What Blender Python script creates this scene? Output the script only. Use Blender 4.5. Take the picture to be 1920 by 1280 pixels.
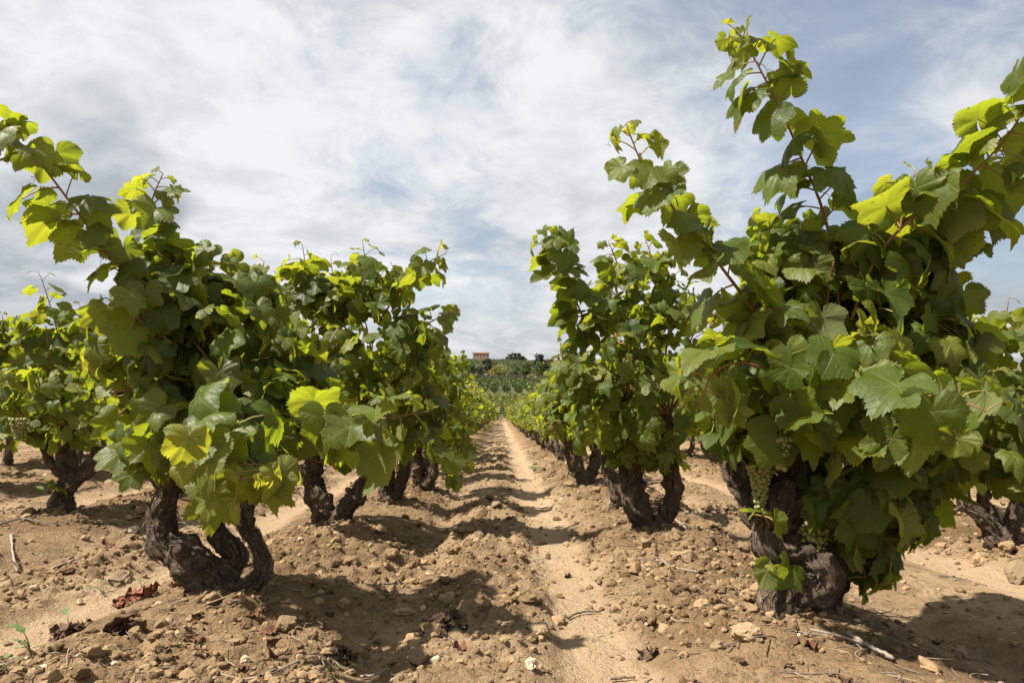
import bpy, math, random
import numpy as np
from mathutils import Vector, Matrix

for o in list(bpy.data.objects):
    bpy.data.objects.remove(o, do_unlink=True)
scene = bpy.context.scene
col = scene.collection
R = math.radians

# ------------------------------------------------------------------ camera
CAM_Z = 0.62
cam_data = bpy.data.cameras.new('camera')
cam_data.lens = 24.0
cam_data.sensor_width = 36.0
cam_data.clip_start = 0.02
cam_data.clip_end = 6000
cam = bpy.data.objects.new('camera', cam_data)
col.objects.link(cam)
cam.location = (0, 0, CAM_Z)
cam.rotation_euler = (R(90 + 2.24), 0, R(-0.985))
scene.camera = cam

# ------------------------------------------------------------------ sky, sun, exposure
SUN_EL, SUN_AZ = 55.0, -102.0          # azimuth clockwise from +Y (view direction): sun stands behind the left row
sun_dir = Vector((math.sin(R(SUN_AZ)) * math.cos(R(SUN_EL)), math.cos(R(SUN_AZ)) * math.cos(R(SUN_EL)), math.sin(R(SUN_EL))))
sd = bpy.data.lights.new('sun', 'SUN')
sd.energy = 5.0
sd.angle = R(1.0)
sd.color = (1.0, 0.93, 0.82)
sun = bpy.data.objects.new('sun', sd)
col.objects.link(sun)
sun.rotation_euler = sun_dir.to_track_quat('Z', 'Y').to_euler()
sun.location = (-20, 20, 30)

scene.view_settings.view_transform = 'Standard'
scene.view_settings.look = 'None'
scene.view_settings.exposure = 1.22
scene.view_settings.gamma = 1.0
scene.view_settings.use_curve_mapping = False
scene.render.engine = 'CYCLES'
scene.cycles.max_bounces = 7
scene.cycles.diffuse_bounces = 3
scene.cycles.transmission_bounces = 5
scene.cycles.transparent_max_bounces = 6


class NT:
    """small helper to write node trees as expressions"""
    def __init__(self, tree):
        self.t = tree
        self.n = tree.nodes
        self.l = tree.links

    def node(self, typ, **kw):
        nd = self.n.new(typ)
        for k, v in kw.items():
            setattr(nd, k, v)
        return nd

    def put(self, sock, v):
        if hasattr(v, 'is_linked') or isinstance(v, bpy.types.NodeSocket):
            self.l.new(v, sock)
        else:
            sock.default_value = v

    def math(self, op, a, b=None, c=None, clamp=False):
        nd = self.node('ShaderNodeMath', operation=op, use_clamp=clamp)
        self.put(nd.inputs[0], a)
        if b is not None:
            self.put(nd.inputs[1], b)
        if c is not None:
            self.put(nd.inputs[2], c)
        return nd.outputs[0]

    def vmath(self, op, a, b=None):
        nd = self.node('ShaderNodeVectorMath', operation=op)
        self.put(nd.inputs[0], a)
        if b is not None:
            self.put(nd.inputs[1], b)
        return nd.outputs['Value'] if op in ('DOT_PRODUCT', 'LENGTH', 'DISTANCE') else nd.outputs[0]

    def sep(self, v):
        nd = self.node('ShaderNodeSeparateXYZ')
        self.put(nd.inputs[0], v)
        return nd.outputs

    def comb(self, x, y, z):
        nd = self.node('ShaderNodeCombineXYZ')
        for i, v in enumerate((x, y, z)):
            self.put(nd.inputs[i], v)
        return nd.outputs[0]

    def noise(self, vec, scale, detail=4, rough=0.55, dist=0.0, color=False):
        nd = self.node('ShaderNodeTexNoise')
        self.put(nd.inputs['Vector'], vec)
        nd.inputs['Scale'].default_value = scale
        nd.inputs['Detail'].default_value = detail
        nd.inputs['Roughness'].default_value = rough
        nd.inputs['Distortion'].default_value = dist
        return nd.outputs[1] if color else nd.outputs[0]

    def ramp(self, v, a, b, lo=0.0, hi=1.0):
        nd = self.node('ShaderNodeMapRange', interpolation_type='SMOOTHSTEP')
        self.put(nd.inputs[0], v)
        self.put(nd.inputs[1], a); self.put(nd.inputs[2], b)
        nd.inputs[3].default_value = lo; nd.inputs[4].default_value = hi
        return nd.outputs[0]

    def mix(self, f, a, b, blend='MIX'):
        nd = self.node('ShaderNodeMix', data_type='RGBA', blend_type=blend)
        self.put(nd.inputs[0], f)
        for s, v in ((nd.inputs[6], a), (nd.inputs[7], b)):
            if isinstance(v, tuple) and len(v) == 3:
                v = (*v, 1.0)
            self.put(s, v)
        return nd.outputs[2]

    def bump(self, h, strength, dist, normal=None):
        nd = self.node('ShaderNodeBump')
        nd.inputs['Strength'].default_value = strength
        nd.inputs['Distance'].default_value = dist
        self.put(nd.inputs['Height'], h)
        if normal is not None:
            self.put(nd.inputs['Normal'], normal)
        return nd.outputs[0]


def build_world():
    w = bpy.data.worlds.new('World')
    scene.world = w
    w.use_nodes = True
    t = NT(w.node_tree)
    w.node_tree.nodes.clear()
    sky = t.node('ShaderNodeTexSky', sky_type='NISHITA')
    sky.sun_disc = False
    sky.sun_elevation = R(SUN_EL)
    sky.sun_rotation = R(SUN_AZ)
    sky.altitude = 500
    sky.dust_density = 1.2
    bg_sky = t.node('ShaderNodeBackground')
    t.put(bg_sky.inputs[0], sky.outputs[0])
    bg_sky.inputs[1].default_value = 0.056
    d = t.node('ShaderNodeTexCoord').outputs['Generated']
    x, y, z = t.sep(d)
    zc = t.math('MAXIMUM', z, 0.0)
    inv = t.math('DIVIDE', 1.0, t.math('ADD', zc, 0.24))
    px = t.math('MULTIPLY', x, inv)
    py = t.math('MULTIPLY', y, inv)
    p = t.comb(px, py, 0.0)
    warp = t.vmath('SUBTRACT', t.noise(p, 1.1, 3, 0.5, color=True), (0.5, 0.5, 0.5))
    sc = t.node('ShaderNodeVectorMath', operation='SCALE')
    t.put(sc.inputs[0], warp); sc.inputs['Scale'].default_value = 0.55
    pw = t.vmath('ADD', p, sc.outputs[0])
    pw = t.vmath('MULTIPLY', pw, (1.0, 0.9, 1.0))
    n1 = t.noise(t.vmath('ADD', pw, (3.7, 1.3, 0)), 1.25, 9, 0.53, 0.2)
    n2 = t.noise(t.vmath('ADD', pw, (5.1, 7.7, 2.0)), 2.3, 8, 0.58, 0.3)
    n3 = t.noise(t.vmath('MULTIPLY', pw, (1.0, 1.0, 1.0)), 4.2, 10, 0.62, 0.25)

    def patch(ax, ay, az, c0, c1):
        v = Vector((ax, ay, az)).normalized()
        dt = t.vmath('DOT_PRODUCT', t.vmath('ADD', d, t.node_scale(warp, 0.14)), tuple(v))
        return t.ramp(dt, c0, c1)
    t.node_scale = lambda v, s: (lambda nd: (t.put(nd.inputs[0], v), setattr(nd.inputs['Scale'], 'default_value', s), nd.outputs[0])[2])(t.node('ShaderNodeVectorMath', operation='SCALE'))

    def pix(u, v):
        c = cam.rotation_euler.to_matrix() @ Vector(((u - 960) / 1280, (640 - v) / 1280, -1))
        return c.x, c.y, c.z
    thin = patch(*pix(720, 290), 0.955, 0.999)             # openings in the cloud sheet
    thin2 = patch(*pix(1580, 110), 0.94, 0.998)
    thin3 = patch(*pix(1060, 130), 0.985, 0.9995)
    thick = patch(*pix(300, 120), 0.86, 0.985)
    thick2 = patch(*pix(1180, 330), 0.97, 0.999)
    cover = t.math('ADD', t.math('MULTIPLY', n1, 0.62), t.math('MULTIPLY', n3, 0.45))
    cover = t.math('ADD', cover, t.math('MULTIPLY', thick, 0.20))
    cover = t.math('ADD', cover, t.math('MULTIPLY', thick2, 0.14))
    cover = t.math('SUBTRACT', cover, t.math('MULTIPLY', thin, 0.15))
    cover = t.math('SUBTRACT', cover, t.math('MULTIPLY', thin2, 0.12))
    cover = t.math('SUBTRACT', cover, t.math('MULTIPLY', thin3, 0.05))
    mask = t.ramp(cover, 0.36, 0.60)
    # thin veil everywhere, full near the horizon
    veil = t.ramp(z, 0.30, 0.02, 0.0, 0.55)
    mask = t.math('MAXIMUM', mask, veil)
    mask = t.math('ADD', t.math('MULTIPLY', mask, 0.62), 0.38, clamp=True)
    # cloud brightness: greyer bases low down, white where thick and high
    grey1 = patch(*pix(70, 430), 0.988, 0.9996)
    grey2 = patch(*pix(1890, 470), 0.985, 0.9995)
    bright = t.ramp(t.math('ADD', t.math('MULTIPLY', n2, 0.5), t.math('MULTIPLY', n3, 0.5)), 0.34, 0.62)
    bright = t.math('ADD', t.math('MULTIPLY', bright, 0.66), t.math('MULTIPLY', thick, 0.36))
    bright = t.math('ADD', bright, 0.20)
    bright = t.math('ADD', bright, t.math('MULTIPLY', thick2, 0.18))
    bright = t.math('SUBTRACT', bright, t.math('MULTIPLY', grey1, 0.75))
    bright = t.math('SUBTRACT', bright, t.math('MULTIPLY', grey2, 0.7), clamp=True)
    ccol = t.mix(bright, (0.194, 0.213, 0.234), (0.382, 0.389, 0.392))
    bg_c = t.node('ShaderNodeBackground')
    t.put(bg_c.inputs[0], ccol)
    bg_c.inputs[1].default_value = 1.0
    mx = t.node('ShaderNodeMixShader')
    t.put(mx.inputs[0], mask)
    t.l.new(bg_sky.outputs[0], mx.inputs[1])
    t.l.new(bg_c.outputs[0], mx.inputs[2])
    out = t.node('ShaderNodeOutputWorld')
    t.l.new(mx.outputs[0], out.inputs[0])


build_world()

# ------------------------------------------------------------------ pixel -> space helpers (photo pixels, 1920 x 1280)
F = 1280.0
CAMM = cam.rotation_euler.to_matrix()
SLOPE = 0.0664


def P(u, v, d):
    """the point seen at photo pixel (u, v), d metres in front of the camera"""
    w = CAMM @ Vector(((u - 960) / F * d, (640 - v) / F * d, -d))
    return np.array((w.x, w.y, w.z + CAM_Z))


def G(u, v, lift=0.0):
    """the point of the nominal field plane seen at photo pixel (u, v)"""
    w = CAMM @ Vector(((u - 960) / F, (640 - v) / F, -1))
    k = (-CAM_Z + lift) / (w.z + SLOPE * w.y)
    return np.array((w.x * k, w.y * k, CAM_Z + w.z * k))


# ------------------------------------------------------------------ numpy noise
def _h(ix, iy, iz, seed):
    n = (ix.astype(np.int64) * 374761393 + iy.astype(np.int64) * 668265263 + iz.astype(np.int64) * 2147483647 + seed * 974634777) & 0xFFFFFFFF
    n = ((n ^ (n >> 13)) * 1274126177) & 0xFFFFFFFF
    n = ((n ^ (n >> 15)) * 2246822519) & 0xFFFFFFFF
    n = n ^ (n >> 16)
    return n.astype(np.float64) / 4294967295.0


def noise3(x, y, z, seed=0):
    x, y, z = np.broadcast_arrays(np.asarray(x, float), np.asarray(y, float), np.asarray(z, float))
    ix, iy, iz = np.floor(x), np.floor(y), np.floor(z)
    fx, fy, fz = x - ix, y - iy, z - iz
    ux, uy, uz = (f * f * f * (f * (f * 6 - 15) + 10) for f in (fx, fy, fz))
    r = 0
    for a in (0, 1):
        for b in (0, 1):
            for c in (0, 1):
                w = (ux if a else 1 - ux) * (uy if b else 1 - uy) * (uz if c else 1 - uz)
                r = r + w * _h(ix + a, iy + b, iz + c, seed)
    return r * 2 - 1


def noise2(x, y, seed=0):
    x, y = np.broadcast_arrays(np.asarray(x, float), np.asarray(y, float))
    ix, iy = np.floor(x), np.floor(y)
    fx, fy = x - ix, y - iy
    ux, uy = (f * f * f * (f * (f * 6 - 15) + 10) for f in (fx, fy))
    z = np.zeros_like(ix)
    r = 0
    for a in (0, 1):
        for b in (0, 1):
            r = r + (ux if a else 1 - ux) * (uy if b else 1 - uy) * _h(ix + a, iy + b, z, seed)
    return r * 2 - 1


def worley(x, y, seed=0):
    ix, iy = np.floor(x), np.floor(y)
    best = np.full(x.shape, 9.0)
    bid = np.zeros(x.shape)
    z = np.zeros_like(ix)
    for a in (-1, 0, 1):
        for b in (-1, 0, 1):
            cx = ix + a + _h(ix + a, iy + b, z, seed)
            cy = iy + b + _h(ix + a, iy + b, z + 1, seed)
            dd = np.hypot(cx - x, cy - y)
            m = dd < best
            best = np.where(m, dd, best)
            bid = np.where(m, _h(ix + a, iy + b, z + 2, seed), bid)
    return best, bid


# ------------------------------------------------------------------ terrain shape
_by = np.array([-60, 0, 48, 54, 62, 80, 102, 108, 114, 150, 186, 196, 204, 240, 300, 330, 400, 600, 800, 1000, 1300, 1800, 2600.])
_bz = np.array([3.98, 0, -3.19, -3.5, -3.78, -4.1, -4.25, -4.2, -3.75, -3.35, -3.1, -2.75, -2.7, -3.5, -3.7, -3.2, -1.4, 2.6, 6.6, 9.4, 9.0, 2.0, -10.])
_ys = np.arange(-60, 2600, 0.5)
_zs = np.interp(_ys, _by, _bz)
_k = np.hanning(13); _k /= _k.sum()
_zs = np.convolve(np.pad(_zs, 6, mode='edge'), _k, 'valid')
_zs[_ys < 40] = -SLOPE * _ys[_ys < 40]
ROW0, ROWW = 0.02, 1.73
_pu = np.array([-.865, -.70, -.58, -.48, -.40, -.34, -.25, -.12, .02, .10, .15, .20, .31, .37, .44, .55, .68, .865])
_pz = np.array([.012, .0, -.022, -.055, -.085, -.085, -.055, -.038, -.036, -.046, -.066, -.074, -.076, -.068, -.040, -.014, -.002, .012])

VINES = []            # (x, y) of every trunk: soil is heaped round it


def gz(x, y, fine=True):
    x, y = np.broadcast_arrays(np.asarray(x, float), np.asarray(y, float))
    shp = x.shape
    x = np.array(x).ravel(); y = np.array(y).ravel()
    z = np.interp(y, _ys, _zs)
    near = np.clip((60 - y) / 15, 0, 1)
    wob = noise2(x * 0.15, y * 0.45, 5) * 0.05 + noise2(x * .5, y * 1.7, 6) * 0.022
    u = np.mod(x + wob - ROW0 + ROWW / 2, ROWW) - ROWW / 2
    prof = np.interp(u, _pu, _pz)
    z = z + prof * near
    z = z + near * (noise2(x * 1.3, y * 1.3, 1) * 0.022)
    z = z + np.clip((y - 250) / 200, 0, 1) * (noise2(x * .006, y * .006, 3) * 3.0 - np.clip(x, -60, 200) * 0.022)
    if fine:
        sm = np.exp(-np.abs((u - .25) / .145) ** 3) * (0.88 + 0.14 * noise2(x * 2, y * 2, 8)) + 0.75 * np.exp(-((u + .37) / .06) ** 2)
        patch = np.clip(0.72 + 0.75 * noise2(x * 1.7, y * 1.7, 12), 0.15, 1.2)
        rough = np.clip(1 - sm, 0.10, 1) * np.clip((22 - y) / 12, 0, 1)
        rp = rough * patch
        z = z + rp * noise2(x * 4.1, y * 4.1, 21) * 0.027
        z = z + rp * noise2(x * 10, y * 10, 22) * 0.018
        m = (y < 16) & (y > 0.4) & (np.abs(x) < 9)
        if np.any(m):
            xm, ym, rm = x[m], y[m], rp[m]
            xq = xm + noise2(xm * 14, ym * 14, 31) * .02
            yq = ym + noise2(xm * 14, ym * 14, 32) * .02
            d1, i1 = worley(xq * 8.5, yq * 8.5, 41)
            d2, i2 = worley(xq * 18, yq * 18, 42)
            d3, i3 = worley(xq * 34, yq * 34, 43)
            add = np.where(i1 > .5, np.sqrt(np.clip(1 - (d1 / .52) ** 2, 0, 1)) * .036 * i1, 0) * rm
            add += np.where(i2 > .3, np.sqrt(np.clip(1 - (d2 / .5) ** 2, 0, 1)) * .021 * i2, 0) * rm
            add += np.where(i3 > .2, np.sqrt(np.clip(1 - (d3 / .5) ** 2, 0, 1)) * .011 * i3, 0) * (rm * .8 + .14)
            add += noise2(xm * 36, ym * 36, 51) * .0045 * (rm + .15)
            z = z.copy()
            z[m] += add
    for (vx, vy, hgt) in VINES:
        if vy < 14:
            m = (np.abs(x - vx) < 1.0) & (np.abs(y - vy) < 1.0)
            if np.any(m):
                dd = (x[m] - vx) ** 2 + (y[m] - vy) ** 2
                z[m] += hgt * np.exp(-dd / .07)
    return z.reshape(shp)


# ------------------------------------------------------------------ geometry accumulator
class Geo:
    def __init__(self):
        self.V = []; self.loops = []; self.tot = []; self.attr = {}
        self.n = 0

    def add(self, V, faces, **attr):
        """faces: list of int arrays (k, 3) or (k, 4)"""
        V = np.asarray(V, np.float32)
        for f in faces:
            f = np.asarray(f, np.int64)
            if len(f) == 0:
                continue
            self.loops.append((f + self.n).ravel())
            self.tot.append(np.full(len(f), f.shape[1], np.int32))
        self.V.append(V)
        for k, a in attr.items():
            self.attr.setdefault(k, []).append(np.asarray(a, np.float32).reshape(len(V), -1))
        self.n += len(V)

    def build(self, name, mat, parent=None, base=None, smooth=True):
        V = np.concatenate(self.V)
        if base is not None:
            V = V - np.asarray(base, np.float32)
        me = bpy.data.meshes.new(name)
        L = np.concatenate(self.loops); T = np.concatenate(self.tot)
        me.vertices.add(len(V)); me.vertices.foreach_set('co', V.ravel())
        me.loops.add(len(L)); me.loops.foreach_set('vertex_index', L.astype(np.int32))
        st = np.concatenate(([0], np.cumsum(T)[:-1])).astype(np.int32)
        me.polygons.add(len(T)); me.polygons.foreach_set('loop_start', st)
        me.polygons.foreach_set('use_smooth', np.full(len(T), smooth))
        for k, a in self.attr.items():
            A = np.concatenate(a)
            at = me.attributes.new(k, 'FLOAT_VECTOR', 'POINT')
            at.data.foreach_set('vector', A.ravel())
        me.update(calc_edges=True)
        me.materials.append(mat)
        o = bpy.data.objects.new(name, me)
        col.objects.link(o)
        if parent is not None:
            o.parent = parent
        return o


def tag(o, label=None, cat=None, group=None, kind=None):
    if label: o['label'] = label
    if cat: o['category'] = cat
    if group: o['group'] = group
    if kind: o['kind'] = kind
    return o


def empty(name, loc):
    o = bpy.data.objects.new(name, None)
    o.empty_display_size = 0.1
    o.location = loc
    col.objects.link(o)
    return o


def copy_tree(o, parent=None):
    c = o.copy(); col.objects.link(c); c.parent = parent
    for ch in o.children:
        copy_tree(ch, c)
    return c


def unit(v):
    v = np.asarray(v, float)
    return v / np.maximum(np.linalg.norm(v, axis=-1, keepdims=True), 1e-9)


def spline(pts, n):
    """Catmull-Rom through rows of pts (any number of columns)"""
    pts = np.asarray(pts, float)
    if len(pts) == 2:
        t = np.linspace(0, 1, n)[:, None]
        return pts[0] * (1 - t) + pts[1] * t
    q = np.vstack([2 * pts[0] - pts[1], pts, 2 * pts[-1] - pts[-2]])
    seg = len(pts) - 1
    tt = np.linspace(0, seg - 1e-6, n)
    i = np.floor(tt).astype(int); f = (tt - i)[:, None]
    p0, p1, p2, p3 = q[i], q[i + 1], q[i + 2], q[i + 3]
    return .5 * ((2 * p1) + (-p0 + p2) * f + (2 * p0 - 5 * p1 + 4 * p2 - p3) * f ** 2 + (-p0 + 3 * p1 - 3 * p2 + p3) * f ** 3)


def frames(C):
    T = unit(np.gradient(C, axis=0))
    N = np.zeros_like(T)
    a = np.array((0, 0, 1.)) if abs(T[0][2]) < .8 else np.array((0, 1., 0))
    v = unit(np.cross(T[0], a))
    for i in range(len(C)):
        v = unit(v - T[i] * np.dot(v, T[i]))
        N[i] = v
    return T, N, np.cross(T, N)


def tube(g, C, rad, k=6, attrs=None, cap=True):
    C = np.asarray(C, float); n = len(C)
    rad = np.broadcast_to(np.asarray(rad, float), (n,))
    T, N, B = frames(C)
    th = np.arange(k) / k * 2 * np.pi
    V = C[:, None] + rad[:, None, None] * (N[:, None] * np.cos(th)[None, :, None] + B[:, None] * np.sin(th)[None, :, None])
    V = V.reshape(-1, 3)
    i = np.arange(n - 1)[:, None] * k; j = np.arange(k)[None]; j2 = (j + 1) % k
    Q = np.stack([i + j, i + j2, i + k + j2, i + k + j], -1).reshape(-1, 4)
    faces = [Q]
    if cap:
        V = np.vstack([V, C[-1] + T[-1] * rad[-1] * .6])
        b = (n - 1) * k
        faces.append(np.stack([b + j[0], b + j2[0], np.full(k, n * k)], -1))
    at = {kk: np.tile(np.asarray(vv, float), (len(V), 1)) for kk, vv in (attrs or {}).items()}
    g.add(V, faces, **at)


def gnarl(g, pts, seed, rings=None, k=52, lump=.30, fibre=.18):
    """a gnarled old-wood limb: pts rows are x, y, z, radius"""
    pts = np.asarray(pts, float)
    L = np.sum(np.linalg.norm(np.diff(pts[:, :3], axis=0), axis=1))
    n = rings or max(12, int(L / .008))
    S = spline(pts, n)
    C, rad = S[:, :3], np.maximum(S[:, 3], .006)
    s = np.concatenate(([0], np.cumsum(np.linalg.norm(np.diff(C, axis=0), axis=1))))
    C = C + np.stack([noise2(s * 9, 0 * s + i * 7.3, seed + i) for i in range(3)], -1) * rad[:, None] * .28
    T, N, B = frames(C)
    th = np.arange(k) / k * 2 * np.pi
    tw = s[:, None] * 2.6 + noise2(s * 4, s * 0, seed + 9)[:, None] * .8
    a = th[None] + tw
    ca, sa = np.cos(a), np.sin(a)
    ss = s[:, None] + 0 * a
    aw = a + .55 * noise3(ca * 1.2, sa * 1.2, ss * 17, seed + 6)
    ca, sa = np.cos(aw), np.sin(aw)
    d = lump * noise3(ca * 1.0, sa * 1.0, ss * 11, seed)
    d += fibre * (.6 - 2 * np.abs(noise3(ca * 2.6, sa * 2.6, ss * 9, seed + 1)))
    d += fibre * .8 * (.6 - 2 * np.abs(noise3(ca * 5.5, sa * 5.5, ss * 24, seed + 2)))
    d += .13 * noise3(ca * 6, sa * 6, ss * 55, seed + 3)
    if k >= 30: d += .07 * noise3(ca * 13, sa * 13, ss * 70, seed + 7) - .16 * np.clip(noise3(ca * 7, sa * 7, ss * 18, seed + 8) - .25, 0, 1)
    kn = noise3(ca * 1.4, sa * 1.4, ss * 16, seed + 4)
    d += np.clip(kn - .35, 0, 1) * .75
    rr = rad[:, None] * (1 + d)
    V = C[:, None] + rr[..., None] * (N[:, None] * np.cos(th)[None, :, None] + B[:, None] * np.sin(th)[None, :, None])
    V = V.reshape(-1, 3)
    fib = np.stack([ca * 1.0 * rad.mean() / .05, sa * 1.0 * rad.mean() / .05, ss * 9.0], -1).reshape(-1, 3)
    i = np.arange(n - 1)[:, None] * k; j = np.arange(k)[None]; j2 = (j + 1) % k
    Q = np.stack([i + j, i + j2, i + k + j2, i + k + j], -1).reshape(-1, 4)
    V = np.vstack([V, C[-1] + T[-1] * rad[-1] * .5])
    fib = np.vstack([fib, [0, 0, s[-1]]])
    b = (n - 1) * k
    g.add(V, [Q, np.stack([b + j[0], b + j2[0], np.full(k, n * k)], -1)], fib=fib)
    if k >= 30:                              # stubs of pruned wood
        r_ = np.random.default_rng(seed + 55)
        for _ in range(max(1, int(L * 6))):
            i0 = int(r_.integers(n // 5, n - 2)); an = r_.uniform(0, 6.28)
            o = unit(N[i0] * math.cos(an) + B[i0] * math.sin(an) + T[i0] * .5 + UP * .3)
            ra = rad[i0]; lo = ra * r_.uniform(.4, .9)
            gnarl(g, [(*(C[i0] + o * ra * .3), ra * .5), (*(C[i0] + o * ra * .9), ra * .42), (*(C[i0] + o * (ra + lo) + UP * lo * .3), ra * r_.uniform(.22, .34))], seed + 900 + i0, rings=10, k=14)
    if k >= 30:                              # strings and flakes of loose bark
        r_ = np.random.default_rng(seed + 77)
        Vg = V[:n * k].reshape(n, k, 3); Fg = fib[:n * k].reshape(n, k, 3)
        for _ in range(int(L * 260)):
            m = int(r_.integers(5, 16)); i0 = int(r_.integers(0, max(1, n - m))); m = min(m, n - i0)
            if m < 4: continue
            jj = (r_.uniform(0, k) + np.cumsum(r_.normal(0, .25, m)))
            ia = i0 + np.arange(m); ja = np.floor(jj).astype(int) % k; fr = (jj - np.floor(jj))[:, None]
            A = Vg[ia, ja] * (1 - fr) + Vg[ia, (ja + 1) % k] * fr
            o = unit(A - C[ia]); lf = .0015 + .007 * np.abs(np.linspace(-1, 1, m)) ** 3 * r_.uniform(.2, 1.3)
            A = A + o * lf[:, None]
            w = unit(np.cross(T[ia], o)) * (r_.uniform(.0012, .004) * np.sin(np.linspace(.5, 2.7, m)))[:, None]
            VV = np.vstack([A - w, A + o * .0012, A + w])
            ff = Fg[ia, ja] + r_.normal(0, .4, 3)
            q = np.arange(m - 1)
            g.add(VV, [np.stack([q, q + m, q + m + 1, q + 1], -1), np.stack([q + m, q + 2 * m, q + 2 * m + 1, q + m + 1], -1)], fib=np.vstack([ff, ff, ff]))


# ------------------------------------------------------------------ materials
def new_mat(name):
    m = bpy.data.materials.new(name)
    m.use_nodes = True
    m.node_tree.nodes.clear()
    t = NT(m.node_tree)
    out = t.node('ShaderNodeOutputMaterial')
    return m, t, out


def attr_vec(t, name):
    return t.node('ShaderNodeAttribute', attribute_name=name).outputs['Vector']


def principled(t, **kw):
    b = t.node('ShaderNodeBsdfPrincipled')
    for k, v in kw.items():
        k = {'Base': 'Base Color', 'Rough': 'Roughness', 'Spec': 'Specular IOR Level'}.get(k, k)
        if isinstance(v, tuple) and len(v) == 3 and k.endswith('Color'):
            v = (*v, 1.0)
        t.put(b.inputs[k], v)
    return b


def leaf_material(name, dark, mid, young, back, trans, trans_y, tfac=0.49):
    m, t, out = new_mat(name)
    lc = attr_vec(t, 'lc'); tint = attr_vec(t, 'tint')
    x, y, rnd = t.sep(lc)
    yel, bri, wear = t.sep(tint)
    ax = t.math('ABSOLUTE', x)
    best = None; bestal = None; vein = None
    for k, a in enumerate((0.0, 0.86, 1.78)):
        ca, sa = math.cos(a), math.sin(a)
        ac = t.math('ABSOLUTE', t.math('SUBTRACT', t.math('MULTIPLY', ax, ca), t.math('MULTIPLY', y, sa)))
        al = t.math('ADD', t.math('MULTIPLY', ax, sa), t.math('MULTIPLY', y, ca))
        pos = t.math('GREATER_THAN', al, 0.0)
        wd = t.math('SUBTRACT', 0.017, t.math('MULTIPLY', al, 0.018))
        line = t.math('MULTIPLY', t.ramp(ac, wd, t.math('MULTIPLY', wd, 0.3)), pos)
        vein = line if vein is None else t.math('MAXIMUM', vein, line)
        eff = t.math('ADD', ac, t.math('MULTIPLY', t.math('SUBTRACT', 1.0, pos), 5.0))
        if best is None:
            best, bestal = eff, al
        else:
            sel = t.math('LESS_THAN', eff, best)
            bestal = t.math('ADD', t.math('MULTIPLY', bestal, t.math('SUBTRACT', 1.0, sel)), t.math('MULTIPLY', al, sel))
            best = t.math('MINIMUM', best, eff)
    ch = t.math('FRACT', t.math('MULTIPLY', t.math('SUBTRACT', bestal, t.math('MULTIPLY', best, 0.85)), 8.5))
    sec = t.math('ABSOLUTE', t.math('SUBTRACT', ch, 0.5))
    secv = t.ramp(sec, 0.07, 0.015)
    secv = t.math('MULTIPLY', secv, t.math('LESS_THAN', best, 0.6))
    veins = t.math('MAXIMUM', vein, t.math('MULTIPLY', secv, 0.45))
    co = t.comb(x, y, t.math('MULTIPLY', rnd, 37.0))
    mot = t.noise(co, 5.0, 4, 0.6)
    cell = t.noise(co, 22.0, 3, 0.6)
    spots = t.math('MULTIPLY', t.ramp(t.noise(co, 11.0, 2, 0.5), 0.66, 0.72), wear)
    c = t.mix(bri, dark, mid)
    c = t.mix(t.math('MULTIPLY', t.ramp(mot, .35, .7), .35), c, mid)
    c = t.mix(yel, c, young)
    edge = t.ramp(t.vmath('LENGTH', t.comb(x, y, 0.0)), 0.34, 0.6)
    c = t.mix(t.math('MULTIPLY', t.math('MULTIPLY', edge, wear), 0.35), c, young)
    c = t.mix(t.math('MULTIPLY', veins, 0.42), c, (0.20, 0.25, 0.07))
    c = t.mix(spots, c, (0.12, 0.07, 0.02))
    rim = t.math('MULTIPLY', t.ramp(t.math('ADD', t.vmath('LENGTH', t.comb(x, y, 0.0)), t.math('MULTIPLY', t.math('SUBTRACT', cell, .5), .35)), 0.50, 0.60), t.ramp(wear, .72, .95))
    c = t.mix(t.math('MULTIPLY', rim, .75), c, (0.16, 0.085, 0.03))
    bk = t.mix(t.math('MULTIPLY', veins, 0.5), back, (0.30, 0.32, 0.17))
    bk = t.mix(t.math('MULTIPLY', yel, .5), bk, young)
    geo = t.node('ShaderNodeNewGeometry')
    base = t.mix(geo.outputs['Backfacing'], c, bk)
    rough = t.math('ADD', t.math('MULTIPLY', geo.outputs['Backfacing'], 0.38), t.math('ADD', 0.38, t.math('MULTIPLY', mot, .20)))
    spec = t.math('SUBTRACT', 0.40, t.math('MULTIPLY', geo.outputs['Backfacing'], 0.28))
    h = t.math('ADD', t.math('MULTIPLY', veins, -0.7), t.math('MULTIPLY', cell, 0.35))
    h = t.math('ADD', h, t.math('MULTIPLY', mot, 0.9))
    bm = t.bump(h, 0.55, 0.006)
    b = principled(t, Base=base, Rough=rough, Spec=spec, Normal=bm)
    tr = t.node('ShaderNodeBsdfTranslucent')
    tc = t.mix(yel, trans, trans_y)
    tc = t.mix(t.math('MULTIPLY', veins, 0.4), tc, (0.10, 0.15, 0.015))
    tc = t.mix(spots, tc, (0.08, 0.04, 0.01))
    t.put(tr.inputs[0], tc)
    mx = t.node('ShaderNodeMixShader')
    mx.inputs[0].default_value = tfac
    t.l.new(b.outputs[0], mx.inputs[1]); t.l.new(tr.outputs[0], mx.inputs[2])
    t.l.new(mx.outputs[0], out.inputs[0])
    return m


M = {}
M['leaf'] = leaf_material('vine_leaf', (0.015, 0.034, 0.005), (0.064, 0.110, 0.010), (0.180, 0.195, 0.030),
                          (0.130, 0.155, 0.066), (0.32, 0.385, 0.016), (0.56, 0.525, 0.036))


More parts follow.
